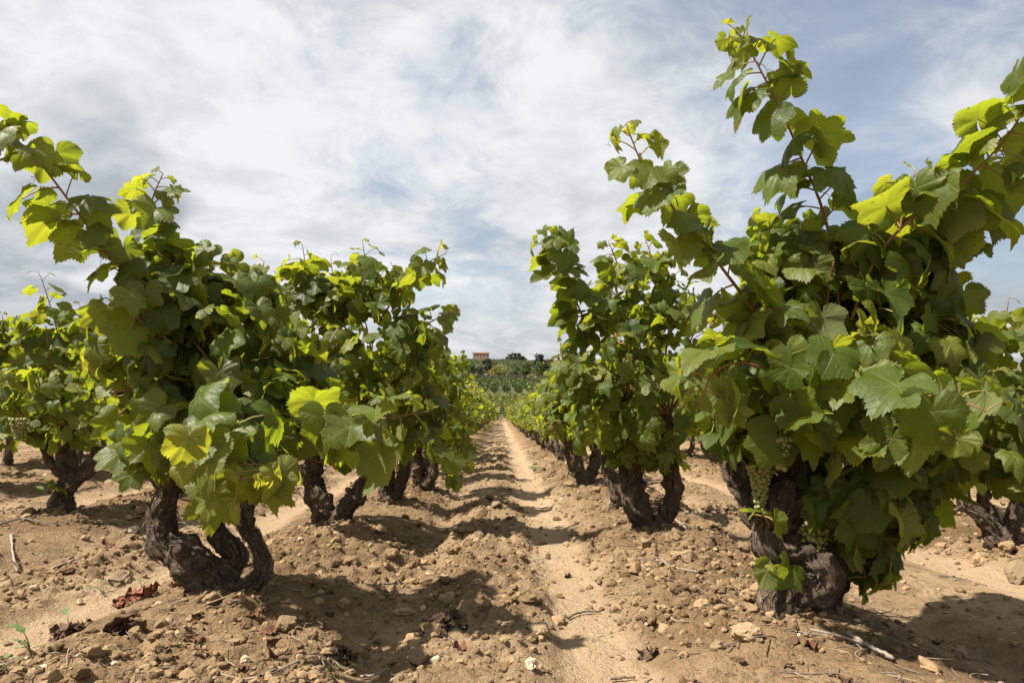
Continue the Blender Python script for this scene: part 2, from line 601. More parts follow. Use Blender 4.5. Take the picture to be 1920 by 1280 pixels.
def bark_material():
    m, t, out = new_mat('old_vine_bark')
    f = attr_vec(t, 'fib')
    n1 = t.noise(f, 3.0, 6, 0.65, 0.4)
    n2 = t.noise(t.vmath('MULTIPLY', f, (9, 9, 4.0)), 1.0, 7, 0.78, 2.4)
    pos = t.node('ShaderNodeTexCoord').outputs['Object']
    n3 = t.noise(pos, 11, 3, .5)
    c = t.mix(t.ramp(n2, .34, .68), (0.030, 0.022, 0.016), (0.275, 0.200, 0.140))
    c = t.mix(t.ramp(n1, .5, .75), c, (0.365, 0.292, 0.224))
    c = t.mix(t.math('MULTIPLY', t.ramp(n3, .64, .74), .45), c, (0.20, 0.085, 0.022))
    h = t.math('ADD', t.math('MULTIPLY', n2, 1.0), t.math('MULTIPLY', n1, .6))
    b = principled(t, Base=c, Rough=0.9, Spec=0.15, Normal=t.bump(h, 1.0, 0.022))
    t.l.new(b.outputs[0], out.inputs[0])
    return m


M['bark'] = bark_material()


def cane_material():
    m, t, out = new_mat('cane_wood')
    tint = attr_vec(t, 'tint')
    a, bb, c_ = t.sep(tint)
    pos = t.node('ShaderNodeTexCoord').outputs['Object']
    n = t.noise(pos, 40, 3, .6)
    c = t.mix(a, (0.155, 0.058, 0.030), (0.24, 0.22, 0.06))
    c = t.mix(t.math('MULTIPLY', n, .4), c, (0.30, 0.16, 0.07))
    b = principled(t, Base=c, Rough=0.5, Spec=0.35)
    t.l.new(b.outputs[0], out.inputs[0])
    return m


M['cane'] = cane_material()


def soil_colour(t, pos, nz=None):
    n1 = t.noise(pos, 1.9, 6, .6, .3)
    n2 = t.noise(pos, 13, 6, .65)
    n3 = t.noise(pos, 75, 4, .7)
    n4 = t.noise(pos, 31, 3, .6)
    c = t.mix(t.ramp(n1, .34, .66), (0.185, 0.123, 0.068), (0.312, 0.220, 0.130))
    c = t.mix(t.math('MULTIPLY', t.ramp(n2, .46, .68), .62), c, (0.130, 0.083, 0.042))
    c = t.mix(t.math('MULTIPLY', t.ramp(n3, .56, .70), .55), c, (0.084, 0.051, 0.029))
    c = t.mix(t.math('MULTIPLY', t.ramp(n3, .44, .30), .40), c, (0.42, 0.312, 0.198))
    c = t.mix(t.math('MULTIPLY', t.ramp(n4, .66, .74), .65), c, (0.060, 0.036, 0.022))
    return c, n2, n3


def ground_material():
    m, t, out = new_mat('sandy_vineyard_soil')
    pos = t.node('ShaderNodeTexCoord').outputs['Object']
    c, n2, n3 = soil_colour(t, pos)
    x, y, z = t.sep(pos)
    far = t.noise(pos, .05, 5, .6)
    grass = t.mix(far, (0.070, 0.084, 0.034), (0.130, 0.125, 0.060))
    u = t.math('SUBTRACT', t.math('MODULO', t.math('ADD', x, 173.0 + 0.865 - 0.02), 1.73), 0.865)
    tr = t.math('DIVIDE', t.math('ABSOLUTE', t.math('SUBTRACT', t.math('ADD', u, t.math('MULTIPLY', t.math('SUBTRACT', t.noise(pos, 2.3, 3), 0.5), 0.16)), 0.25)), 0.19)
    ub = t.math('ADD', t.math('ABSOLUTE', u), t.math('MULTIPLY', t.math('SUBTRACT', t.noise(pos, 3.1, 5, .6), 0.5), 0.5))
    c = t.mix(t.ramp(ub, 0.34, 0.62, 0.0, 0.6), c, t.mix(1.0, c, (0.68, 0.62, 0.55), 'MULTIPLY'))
    c = t.mix(t.ramp(tr, 1.0, 0.35, 0.0, 0.75), c, (0.395, 0.282, 0.175))
    c = t.mix(t.ramp(y, 52, 70), c, grass)
    h = t.math('ADD', t.math('MULTIPLY', n2, 1.0), t.math('MULTIPLY', n3, .6))
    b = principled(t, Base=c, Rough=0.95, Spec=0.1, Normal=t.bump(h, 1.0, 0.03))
    t.l.new(b.outputs[0], out.inputs[0])
    return m


M['soil'] = ground_material()


def clod_material():
    m, t, out = new_mat('soil_clod')
    tint = attr_vec(t, 'tint')
    a, b_, c_ = t.sep(tint)
    pos = t.node('ShaderNodeTexCoord').outputs['Object']
    n = t.noise(pos, 60, 4, .65)
    c = t.mix(a, (0.105, 0.067, 0.035), (0.285, 0.197, 0.110))
    c = t.mix(t.math('MULTIPLY', t.ramp(n, .5, .7), .45), c, (0.115, 0.067, 0.035))
    c = t.mix(b_, c, (0.40, 0.32, 0.225))
    b = principled(t, Base=c, Rough=0.95, Spec=0.1, Normal=t.bump(n, .6, .008))
    t.l.new(b.outputs[0], out.inputs[0])
    return m


M['clod'] = clod_material()


def tint_material(name, c0, c1, c2, rough=.85, spec=.15):
    """colour by the tint attribute: x mixes c0 to c1, y mixes in c2"""
    m, t, out = new_mat(name)
    a, b_, c_ = t.sep(attr_vec(t, 'tint'))
    pos = t.node('ShaderNodeTexCoord').outputs['Object']
    n = t.noise(pos, 30, 3, .6)
    c = t.mix(a, c0, c1)
    c = t.mix(b_, c, c2)
    c = t.mix(t.math('MULTIPLY', n, .35), c, c0)
    b = principled(t, Base=c, Rough=rough, Spec=spec)
    t.l.new(b.outputs[0], out.inputs[0])
    return m


M['litter'] = tint_material('dry_litter', (0.060, 0.040, 0.028), (0.36, 0.27, 0.17), (0.30, 0.26, 0.22))
M['dead_leaf'] = tint_material('withered_leaf', (0.055, 0.034, 0.022), (0.24, 0.085, 0.045), (0.16, 0.10, 0.06))


def grape_material():
    m, t, out = new_mat('pale_grape_skin')
    a, b_, c_ = t.sep(attr_vec(t, 'tint'))
    c = t.mix(a, (0.19, 0.225, 0.060), (0.26, 0.215, 0.080))
    b = principled(t, Base=c, Rough=0.38, Spec=0.4)
    b.inputs['Subsurface Weight'].default_value = 0.25
    b.inputs['Subsurface Radius'].default_value = (0.01, 0.01, 0.004)
    t.l.new(b.outputs[0], out.inputs[0])
    return m


M['grape'] = grape_material()


def plain_noise_mat(name, c0, c1, scale, rough=.9, bump=0.0, detail=4):
    m, t, out = new_mat(name)
    pos = t.node('ShaderNodeTexCoord').outputs['Object']
    n = t.noise(pos, scale, detail, .6)
    c = t.mix(t.ramp(n, .3, .7), c0, c1)
    kw = {}
    if bump:
        kw['Normal'] = t.bump(n, bump, .05)
    b = principled(t, Base=c, Rough=rough, Spec=.2, **kw)
    t.l.new(b.outputs[0], out.inputs[0])
    return m


def far_leaf_mat(name, c0, c1, c2):
    m, t, out = new_mat(name)
    a, b_, c_ = t.sep(attr_vec(t, 'tint'))
    c = t.mix(a, c0, c1)
    c = t.mix(b_, c, c2)
    b = principled(t, Base=c, Rough=.7, Spec=.2)
    tr = t.node('ShaderNodeBsdfTranslucent'); t.put(tr.inputs[0], c)
    mx = t.node('ShaderNodeMixShader'); mx.inputs[0].default_value = .3
    t.l.new(b.outputs[0], mx.inputs[1]); t.l.new(tr.outputs[0], mx.inputs[2])
    t.l.new(mx.outputs[0], out.inputs[0])
    return m


# ------------------------------------------------------------------ vine leaf templates
def leaf_template(N, rings, seed):
    r_ = np.random.default_rng(seed)
    sin_d = r_.uniform(.66, .92)
    kth = np.array([0, 26, 50, 76, 102, 138, 160, 172]) * np.pi / 180
    kr = np.array([.62, .62 * sin_d * .88, .585, .585 * sin_d * .86, .515, .44, .34, .20]) * r_.uniform(.95, 1.05, 8)
    th = np.linspace(-172, 172, N) * np.pi / 180
    base = np.interp(np.abs(th), kth, kr)
    if N >= 36:
        ker = np.array([.25, .5, .25]); base = np.convolve(np.pad(base, 1, mode='edge'), ker, 'valid')
    tooth = np.where(np.arange(N) % 2 == 0, 1.04, .96)
    big = np.repeat(r_.uniform(.2, 1.7, N // 4 + 1), 4)[:N]
    tooth = 1 + (tooth - 1) * r_.uniform(.6, 1.3, N) * big
    base = base * (1 + .035 * noise2(np.arange(N) * .23, np.zeros(N), seed))
    rim = base * tooth
    th = th + np.where(np.arange(N) % 2 == 0, -.012, .012) * np.sign(th)
    fold = r_.uniform(-.15, .60); droop = r_.uniform(.0, .85); curl = r_.uniform(-.04, .30)
    amp = r_.uniform(.02, .085); kk = r_.integers(3, 6); ph = r_.uniform(0, 6.28); tw = r_.uniform(-.25, .25)
    va = np.array([0, 49, 102]) * np.pi / 180
    V = [np.zeros((1, 3))]; UV = [np.zeros((1, 2))]
    for f in rings:
        r = (rim if f == 1 else base) * f
        x, y = r * np.sin(th), r * np.cos(th)
        near = np.min(np.abs(np.abs(th)[:, None] - va[None]), axis=1)
        z = fold * np.abs(x) * (.6 + .4 * f) - droop * (np.clip(y, 0, 1) ** 2 + .4 * x * x) - curl * f ** 3 * .5
        z = z + .035 * f * noise3(x * 4 + seed, y * 4, 0 * x, seed) + amp * f * f * np.sin(kk * th + ph) + .028 * f * np.sin(np.clip(near / .43, 0, 1) * np.pi / 2) + tw * x * y
        z = z + (amp * .22 * f ** 3) * np.sin((kk * 3 + 1) * th + ph * 2)
        V.append(np.stack([x, y, z], -1)); UV.append(np.stack([x, y], -1))
    V = np.vstack(V); UV = np.vstack(UV)
    j = np.arange(N - 1)
    tri = np.stack([np.zeros(N - 1, int), 1 + j + 1, 1 + j], -1)
    quads = []
    for q in range(len(rings) - 1):
        a = 1 + q * N
        quads.append(np.stack([a + j, a + j + 1, a + N + j + 1, a + N + j], -1))
    return V, UV, tri, np.vstack(quads) if quads else np.zeros((0, 4), int)


TEMPL = {
    'hi': [leaf_template(92, (.28, .55, .8, 1), 100 + i) for i in range(20)],
    'mid': [leaf_template(44, (.5, 1), 200 + i) for i in range(10)],
    'lo': [leaf_template(18, (.55, 1), 300 + i) for i in range(8)],
}


class Leaves:
    """collects vine leaves (blade base, tip direction, face normal, width) into one foliage mesh"""
    def __init__(self):
        self.items = []

    def add(self, pos, tip, nor, size, tint):
        self.items.append((np.array(pos), np.array(tip), np.array(nor), size, tint))

    def build(self, name, lod, parent, base, rng, mat=None):
        if not self.items:
            return None
        g = Geo()
        P0 = np.array([i[0] for i in self.items]); Tp = unit(np.array([i[1] for i in self.items]))
        Nn = np.array([i[2] for i in self.items]); S = np.array([i[3] for i in self.items]); Ti = np.array([i[4] for i in self.items])
        Nn = unit(Nn - Tp * np.sum(Nn * Tp, 1, keepdims=True))
        Sd = np.cross(Tp, Nn)
        var = rng.integers(0, len(TEMPL[lod]), len(S))
        for v, (V, UV, tri, quad) in enumerate(TEMPL[lod]):
            idx = np.where(var == v)[0]
            if len(idx) == 0:
                continue
            mir = np.where(rng.random(len(idx)) < .5, 1., 1.)
            asp = rng.uniform(.88, 1.12, len(idx))
            W = (V[None, :, 0, None] * asp[:, None, None] * Sd[idx][:, None] + V[None, :, 1, None] * Tp[idx][:, None] + V[None, :, 2, None] * Nn[idx][:, None] * rng.uniform(.6, 1.35, len(idx))[:, None, None]) * S[idx][:, None, None] + P0[idx][:, None]
            m = len(V); k = len(idx)
            off = (np.arange(k) * m)[:, None, None]
            lc = np.concatenate([np.broadcast_to(UV[None], (k, m, 2)), np.broadcast_to(rng.random(k)[:, None, None], (k, m, 1))], -1)
            ti = np.broadcast_to(Ti[idx][:, None], (k, m, 3))
            g.add(W.reshape(-1, 3), [(tri[None] + off).reshape(-1, 3), (quad[None] + off).reshape(-1, 4)], lc=lc.reshape(-1, 3), tint=ti.reshape(-1, 3))
        return g.build(name, mat or M['leaf'], parent, base)


DOWN = np.array((0, 0, -1.)); UP = np.array((0, 0, 1.))


def rnd_tint(rng, y=0.0, spread=.16):
    return (float(np.clip(y + abs(rng.normal(0, spread)), 0, 1)), float(rng.random()), float(rng.random() ** 1.5))


def shoot_on(cane, leaves, pts, rng, r0=.0055, r1=.0018, size=.13, step=.05, start=.1, young=.6, out=None, droop=.6, petiole=.06):
    """one cane with alternate leaves on petioles"""
    pts = np.asarray(pts, float)
    L = np.sum(np.linalg.norm(np.diff(pts, axis=0), axis=1))
    n = max(8, int(L / .025))
    C = spline(pts, n)
    C = C + np.stack([noise2(np.linspace(0, L * 9, n), np.zeros(n) + i * 3.1, int(rng.integers(1e6))) for i in range(3)], -1) * .006
    tube(cane, C, np.linspace(r0, r1, n), 6, dict(tint=(0.05, 0, 0)))
    T, N, B = frames(C)
    k = max(2, int(L * (1 - start) / step))
    phi = rng.uniform(0, 6.28)
    for i in range(k + 1):
        f = start + (1 - start) * i / k
        j = min(n - 1, int(f * (n - 1)))
        phi += np.pi + rng.normal(0, .45)
        side = unit(N[j] * np.cos(phi) + B[j] * np.sin(phi) + T[j] * .35 + UP * .15 + rng.normal(0, .25, 3))
        prof = (.62 + .75 * math.sin(np.pi * min(1, (f * .78 + .18)))) if f < .8 else .95 * (1 - f) / .2 * .8 + .34
        sz = size * prof * rng.uniform(.8, 1.15)
        pl = petiole * rng.uniform(.7, 1.4) * min(1.2, .35 + sz / size)
        p0 = C[j]
        p1 = p0 + side * pl + DOWN * pl * .15
        tube(cane, spline([p0, (p0 + p1) / 2 + UP * pl * .1, p1], 5), np.linspace(.0024, .0016, 5) * (.6 + .4 * sz / size), 4, dict(tint=(rng.uniform(.2, 1), 0, 0)), cap=False)
        o = side if out is None else unit(side + np.asarray(out, float) * .7)
        tip = unit(o * .55 + DOWN * droop * rng.uniform(.5, 1.5) + rng.normal(0, .28, 3))
        nor = unit(UP * .75 + o * .8 + rng.normal(0, .45, 3))
        yv = young * max(0, (f - .55) / .45) ** 1.3
        leaves.add(p1, tip, nor, sz, rnd_tint(rng, yv + (.25 if rng.random() < .12 else 0), .12))
        if rng.random() < .10 and f > .3:       # a tendril
            tt = np.linspace(0, 1, 18)
            od = unit(-side + rng.normal(0, .4, 3)); sd = unit(np.cross(od, UP))
            cr = .010 * tt; an = tt * tt * 15
            Ct = p0 + np.outer(tt, od * .085 + DOWN * .03) + np.outer(cr * np.cos(an), sd) + np.outer(cr * np.sin(an), UP)
            tube(cane, Ct, np.linspace(.0011, .0005, 18), 4, dict(tint=(.8, 0, 0)), cap=False)


def blob_leaves(leaves, cane, c, r, n, rng, size, axis, yl=.0, dens=1.0):
    """leaves on the outside of one lump of the canopy; c centre, r radii"""
    c = np.asarray(c, float); r = np.asarray(r, float)
    for _ in range(int(n * dens)):
        d = unit(rng.normal(0, 1, 3))
        if d[2] < -.75:
            d[2] *= .3; d = unit(d)
        q = c + r * d * (rng.uniform(.35, 1.06) ** .6)
        o = unit(d / r * r.mean() + unit(q - axis) * .4)
        nor = unit(o * .85 + UP * .70 + rng.normal(0, .50, 3))
        tip = unit(DOWN * rng.uniform(.35, 1.3) + o * .35 + rng.normal(0, .42, 3))
        s = size * rng.uniform(.5, 1.2)
        leaves.add(q, tip, nor, s, rnd_tint(rng, yl + (rng.uniform(.15, .8) if rng.random() < .24 else 0)))
        if rng.random() < .5:
            p0 = q - o * rng.uniform(.04, .09) + UP * rng.uniform(-.02, .04)
            tube(cane, spline([p0, (p0 + q) / 2 + UP * .006, q], 4), .0017, 4, dict(tint=(rng.uniform(.1, 1), 0, 0)), cap=False)


def ico():
    p = (1 + 5 ** .5) / 2
    V = unit(np.array([(-1, p, 0), (1, p, 0), (-1, -p, 0), (1, -p, 0), (0, -1, p), (0, 1, p), (0, -1, -p), (0, 1, -p), (p, 0, -1), (p, 0, 1), (-p, 0, -1), (-p, 0, 1)], float))
    Fc = np.array([(0, 11, 5), (0, 5, 1), (0, 1, 7), (0, 7, 10), (0, 10, 11), (1, 5, 9), (5, 11, 4), (11, 10, 2), (10, 7, 6), (7, 1, 8), (3, 9, 4), (3, 4, 2), (3, 2, 6), (3, 6, 8), (3, 8, 9), (4, 9, 5), (2, 4, 11), (6, 2, 10), (8, 6, 7), (9, 8, 1)])
    return V, Fc


def subdiv(V, Fc):
    V = list(map(tuple, V)); cache = {}; out = []

    def mid(a, b):
        k = (min(a, b), max(a, b))
        if k not in cache:
            cache[k] = len(V)
            V.append(tuple(unit((np.array(V[a]) + np.array(V[b])) / 2)))
        return cache[k]
    for a, b, c in Fc:
        ab, bc, ca = mid(a, b), mid(b, c), mid(c, a)
        out += [(a, ab, ca), (b, bc, ab), (c, ca, bc), (ab, bc, ca)]
    return np.array(V), np.array(out)


ICO0 = ico(); ICO1 = subdiv(*ICO0); ICO2 = subdiv(*ICO1); ICO3 = subdiv(*ICO2)


def grape_bunch(p, length, width, rng, berry=.0076):
    g = Geo()
    V, Fc = ICO1
    n = int(110 * length / .12)
    pts = []
    tries = 0
    while len(pts) < n and tries < 6000:
        tries += 1
        f = rng.random()
        rad = width * (1 - f * .72) * math.sqrt(rng.uniform(.3, 1))
        a = rng.uniform(0, 6.28)
        q = np.array((rad * math.cos(a), rad * math.sin(a), -f * length))
        if all(np.linalg.norm(q - z) > berry * 1.36 for z in pts):
            pts.append(q)
    for q in pts:
        s = berry * rng.uniform(.85, 1.12)
        g.add(V * s + q + p, [Fc], tint=np.tile((rng.random(), 0, 0), (len(V), 1)))
    return g


# ------------------------------------------------------------------ vine positions (rows run away from the camera)
def gp(u, v):
    q = G(u, v)
    return float(q[0]), float(q[1])


HERO = {'R3': gp(1152, 958), 'R4': gp(1090, 918), 'L3': gp(735, 944), 'L4': gp(793, 917), 'L1': gp(408, 1128), 'R1': gp(1503, 1172), 'L2': gp(622, 990), 'R2': gp(1222, 1010), 'LL1': gp(120, 968), 'RR1': gp(1880, 1030)}
for k_, (x_, y_) in HERO.items():
    VINES.append((x_, y_, {'L1': .035, 'R1': .03, 'L2': .05, 'R2': .02}.get(k_, .02)))

# ------------------------------------------------------------------ ground: one sheet, fine near the camera, out to the horizon
def build_ground():
    xs = list(np.arange(0, 1.8, .0105)); d = .0105
    while xs[-1] < 1600:
        d *= 1.055; xs.append(xs[-1] + d)
    xs = np.array(xs); xs = np.concatenate([-xs[:0:-1], xs])
    ys = [-40, -25, -14, -8, -5, -3, -2, -1.2, -.7, -.3, 0, .25, .45, .6]; ys = list(ys)
    while ys[-1] < 1.15: ys.append(ys[-1] + .04)
    while ys[-1] < 2300:
        y = ys[-1]
        ys.append(y + (.0095 if y < 3.2 else .0034 * y if y < 9 else .006 * y if y < 30 else .012 * y))
    ys = np.array(ys)
    X, Y = np.meshgrid(xs, ys)
    Z = gz(X.ravel(), Y.ravel())
    V = np.stack([X.ravel(), Y.ravel(), Z], -1)
    nx, ny = len(xs), len(ys)
    i = np.arange(ny - 1)[:, None] * nx; j = np.arange(nx - 1)[None]
    Q = np.stack([i + j, i + j + 1, i + nx + j + 1, i + nx + j], -1).reshape(-1, 4)
    g = Geo(); g.add(V, [Q])
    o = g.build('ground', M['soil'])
    tag(o, 'dry sandy vineyard soil with tractor ruts and clods', 'ground', kind='structure')
    print('ground verts', len(V))


build_ground()

rng = np.random.default_rng(7)

# ------------------------------------------------------------------ hero vines, built where they stand
def limb(spec, d0, k=.74):
    """spec rows: u, v, radius in photo pixels, depth offset in m"""
    out = []
    for (u, v, rp, dd) in spec:
        d = d0 + dd
        out.append((*P(u, v, d), rp * d / F * k))
    return np.array(out)


def hero_vine(key, d0, limbs, blobs, shoots, label, size, seed, lod='hi', density=1.0, group=None, grapes=(), sprouts=(), yl=0.0, tk=.74):
    r_ = np.random.default_rng(seed)
    bx, by = HERO[key]
    base = np.array((bx, by, float(gz(bx, by, False))))
    root = empty('grapevine', base)
    tag(root, label, 'grapevine', group)
    tg = Geo()
    for i, sp in enumerate(limbs):
        pts = limb(sp, d0, tk)
        if i == 0:     # run the stock on into the soil
            pts = np.vstack([[pts[0][0], pts[0][1], pts[0][2] - .09, pts[0][3] * 1.1], pts])
        gnarl(tg, pts, seed * 13 + i * 5)
    tg.build('trunk', M['bark'], root, base)
    fol = Leaves(); cn = Geo()
    heads = [limb([sp[-1]], d0)[0][:3] for sp in limbs]
    for (u, v, dd, ru, rv, rd, n) in blobs:
        d = d0 + dd
        c = P(u, v, d)
        r = np.array((ru * d / F, rd, rv * d / F))
        axis = np.array((bx, by, c[2] - .1))
        blob_leaves(fol, cn, c, r, int(n * density), r_, size * .74, axis, yl, 1.95)
        # a couple of inner canes from the nearest old-wood head into the lump
        for _ in range(3):
            h = heads[int(np.argmin([np.linalg.norm(hh - c) for hh in heads]))]
            e = c + r * r_.normal(0, .5, 3)
            mid = (h + e) / 2 + np.array((0, 0, .06)) + r_.normal(0, .03, 3)
            C = spline([h, mid, e], 14)
            tube(cn, C, np.linspace(.0065, .003, 14), 6, dict(tint=(0, 0, 0)))
    fol.build('foliage', lod, root, base, r_)
    cn.build('cane', M['cane'], root, base)
    for s in shoots:
        pts = [P(u, v, d0 + dd) for (u, v, dd) in s['p']]
        sc_, sl = Geo(), Leaves()
        shoot_on(sc_, sl, pts, r_, r0=s.get('r0', .0055), size=s.get('size', size) * (.84 if s.get('young', .5) > .9 else .78), step=s.get('step', .05) * (1 if s.get('young', .5) > .9 else .58), start=s.get('start', .1),
                 young=s.get('young', .55), out=s.get('out'), droop=s.get('droop', .6), petiole=s.get('pet', .06))
        so = sc_.build('shoot', M['cane'], root, base)
        sl.build('foliage', lod, so, base, r_)
    for (u, v, dd, ln, wd) in grapes:
        grape_bunch(P(u, v, d0 + dd), ln, wd, r_).build('grape_bunch', M['grape'], root, base)
    for (p0, p1, dd, n, sz) in sprouts:
        sc_, sl = Geo(), Leaves()
        a, b = P(*p0, d0 + dd), P(*p1, d0 + dd - .03)
        shoot_on(sc_, sl, [a, (a + b) / 2 + UP * .01, b], r_, r0=.003, size=sz, step=.03, start=.3, young=.8, petiole=.03)
        so = sc_.build('sprout', M['cane'], root, base)
        sl.build('foliage', lod, so, base, r_)
    return root


def D(key):
    """depth of a hero vine from the camera"""
    x, y = HERO[key]
    v = CAMM.transposed() @ Vector((x, y, float(gz(x, y, False)) - CAM_Z))
    return -v.z


dR3, dR4, dL3, dL4 = (D(k) for k in ('R3', 'R4', 'L3', 'L4'))
dL1, dR1, dL2, dR2, dLL, dRR = (D(k) for k in ('L1', 'R1', 'L2', 'R2', 'LL1', 'RR1'))
print('depths', dL1, dR1, dL2, dR2, dLL, dRR)

hero_vine('L1', dL1,
    limbs=[[(408, 1130, 56, 0), (392, 1085, 56, 0), (350, 1050, 46, .01), (308, 1012, 38, .02), (300, 965, 34, .03), (318, 920, 28, .05), (335, 870, 24, .06), (345, 800, 20, .07)],
           [(395, 1085, 36, .04), (425, 1062, 36, .07), (436, 1035, 30, .09), (405, 1000, 24, .10), (410, 950, 20, .11), (420, 860, 18, .12)],
           [(412, 1122, 32, -.02), (455, 1108, 24, -.03), (494, 1072, 22, -.03), (483, 1025, 20, -.02), (462, 982, 20, 0), (470, 920, 18, .02), (478, 840, 16, .04)]],
    blobs=[(300, 630, .05, 110, 150, .22, 60), (430, 620, .08, 120, 130, .25, 62), (335, 790, -.05, 105, 100, .2, 44), (470, 780, -.08, 110, 110, .2, 46),
           (255, 730, .1, 60, 110, .2, 32), (400, 540, .15, 130, 70, .22, 36), (360, 850, 0, 70, 50, .14, 14), (540, 720, .05, 90, 120, .22, 40), (560, 800, 0, 70, 60, .18, 18), (290, 860, 0.03, 60, 50, .12, 10)],
    shoots=[dict(p=[(400, 690, 0), (320, 585, -.05), (228, 505, -.1), (150, 400, -.16), (70, 298, -.22), (5, 250, -.27), (-70, 175, -.3)], size=.125, step=.042, young=.25, start=.12),
            dict(p=[(420, 660, 0), (345, 540, .02), (295, 460, .03), (283, 385, .03), (305, 325, .02)], size=.12, step=.038, young=.5),
            dict(p=[(440, 780, -.1), (435, 800, -.32), (445, 855, -.48), (455, 900, -.60)], size=.14, step=.024, young=.95, start=.35, droop=1.1, pet=.08, out=(-.35, -.55, 0)),
            dict(p=[(450, 770, -.05), (420, 770, -.30), (405, 825, -.5), (395, 880, -.62)], size=.14, step=.026, young=.95, start=.4, droop=1.1, pet=.07, out=(-.35, -.55, 0)),
            dict(p=[(500, 800, 0), (600, 800, -.2), (700, 790, -.28), (800, 770, -.3)], size=.145, step=.055, young=.5, start=.3, droop=.8),
            dict(p=[(460, 640, .1), (440, 560, .12), (430, 490, .12)], size=.10, step=.04, young=.7),
            dict(p=[(480, 640, .1), (488, 570, .14), (497, 490, .14)], size=.10, step=.04, young=.7),
            dict(p=[(390, 600, .05), (385, 540, .08), (398, 475, .08)], size=.10, step=.04, young=.6),
            dict(p=[(320, 640, -.1), (250, 590, -.16), (200, 560, -.2)], size=.14, step=.05, young=.5)],
    label='nearest grapevine left of the path, with bright leaves hanging low in front', size=.155, seed=11, tk=.68,
    sprouts=())

hero_vine('R1', dR1,
    limbs=[[(1505, 1174, 66, 0), (1478, 1140, 52, 0), (1490, 1105, 46, -.01), (1522, 1078, 46, -.02), (1492, 1040, 40, -.01), (1452, 1008, 40, 0), (1458, 968, 36, .01), (1480, 925, 32, .03), (1500, 850, 28, .06), (1520, 760, 22, .08)],
           [(1468, 1010, 30, .05), (1425, 965, 26, .10), (1404, 910, 26, .14), (1390, 865, 24, .16), (1400, 790, 20, .16)],
           [(1530, 1165, 34, .03), (1545, 1120, 30, .06), (1580, 1060, 26, .08), (1600, 960, 24, .10), (1620, 850, 20, .12)]],
    blobs=[(1560, 560, .1, 170, 120, .28, 70), (1420, 690, .02, 90, 140, .22, 52), (1560, 740, -.1, 160, 130, .25, 78), (1700, 600, .08, 105, 120, .26, 56),
           (1770, 790, -.1, 125, 100, .22, 50), (1620, 900, -.05, 105, 100, .18, 44), (1615, 1020, .02, 55, 75, .12, 18), (1680, 950, 0, 55, 60, .13, 16), (1395, 790, .05, 70, 70, .15, 24),
           (1500, 470, .15, 110, 70, .2, 26), (1690, 480, .1, 80, 70, .2, 24), (1860, 850, -.1, 80, 60, .18, 18)],
    shoots=[dict(p=[(1575, 620, .05), (1552, 420, .02), (1505, 300, 0), (1452, 180, -.02), (1410, 100, -.03), (1378, 50, -.03)], size=.13, step=.046, young=.2, start=.2),
            dict(p=[(1500, 700, 0), (1410, 580, -.06), (1340, 480, -.08), (1270, 400, -.1), (1210, 320, -.12), (1175, 235, -.12)], size=.125, step=.04, young=.4, start=.15),
            dict(p=[(1580, 640, 0), (1650, 470, -.08), (1745, 385, -.15), (1850, 305, -.2), (1935, 180, -.24), (2000, 80, -.26)], size=.165, step=.046, young=.15, start=.18),
            dict(p=[(1700, 560, 0), (1790, 440, -.02), (1860, 350, -.04), (1915, 250, -.06)], size=.15, step=.05, young=.3, start=.3),
            dict(p=[(1680, 480, .04), (1690, 400, .04), (1720, 320, .04)], size=.12, step=.045, young=.6, start=.2),
            dict(p=[(1600, 780, -.15), (1680, 760, -.32), (1760, 745, -.42), (1850, 770, -.5)], size=.155, step=.06, young=.1, start=.3, droop=1.0),
            dict(p=[(1480, 720, -.1), (1400, 680, -.2), (1335, 700, -.26), (1310, 760, -.28)], size=.14, step=.05, young=.6, start=.35, droop=.9),
            dict(p=[(1560, 900, -.05), (1620, 960, -.12), (1660, 1010, -.14)], size=.13, step=.05, young=.1, start=.2, droop=1.2),
            dict(p=[(1580, 980, 0), (1610, 1040, -.06), (1625, 1085, -.08)], size=.12, step=.05, young=.1, start=.2, droop=1.2),
            dict(p=[(1460, 640, .1), (1440, 520, .14), (1450, 400, .16)], size=.12, step=.045, young=.5, start=.2)],
    label='nearest grapevine right of the path, biggest of all, on a thick twisted trunk', size=.165, seed=23, tk=.95,
    grapes=[(1424, 870, -.02, .13, .034), (1466, 818, -.16, .09, .03), (1525, 985, -.03, .14, .045)],
    sprouts=[((1440, 985), (1425, 965), -.07, 3, .075), ((1475, 1075), (1440, 1060), -.06, 3, .085)])

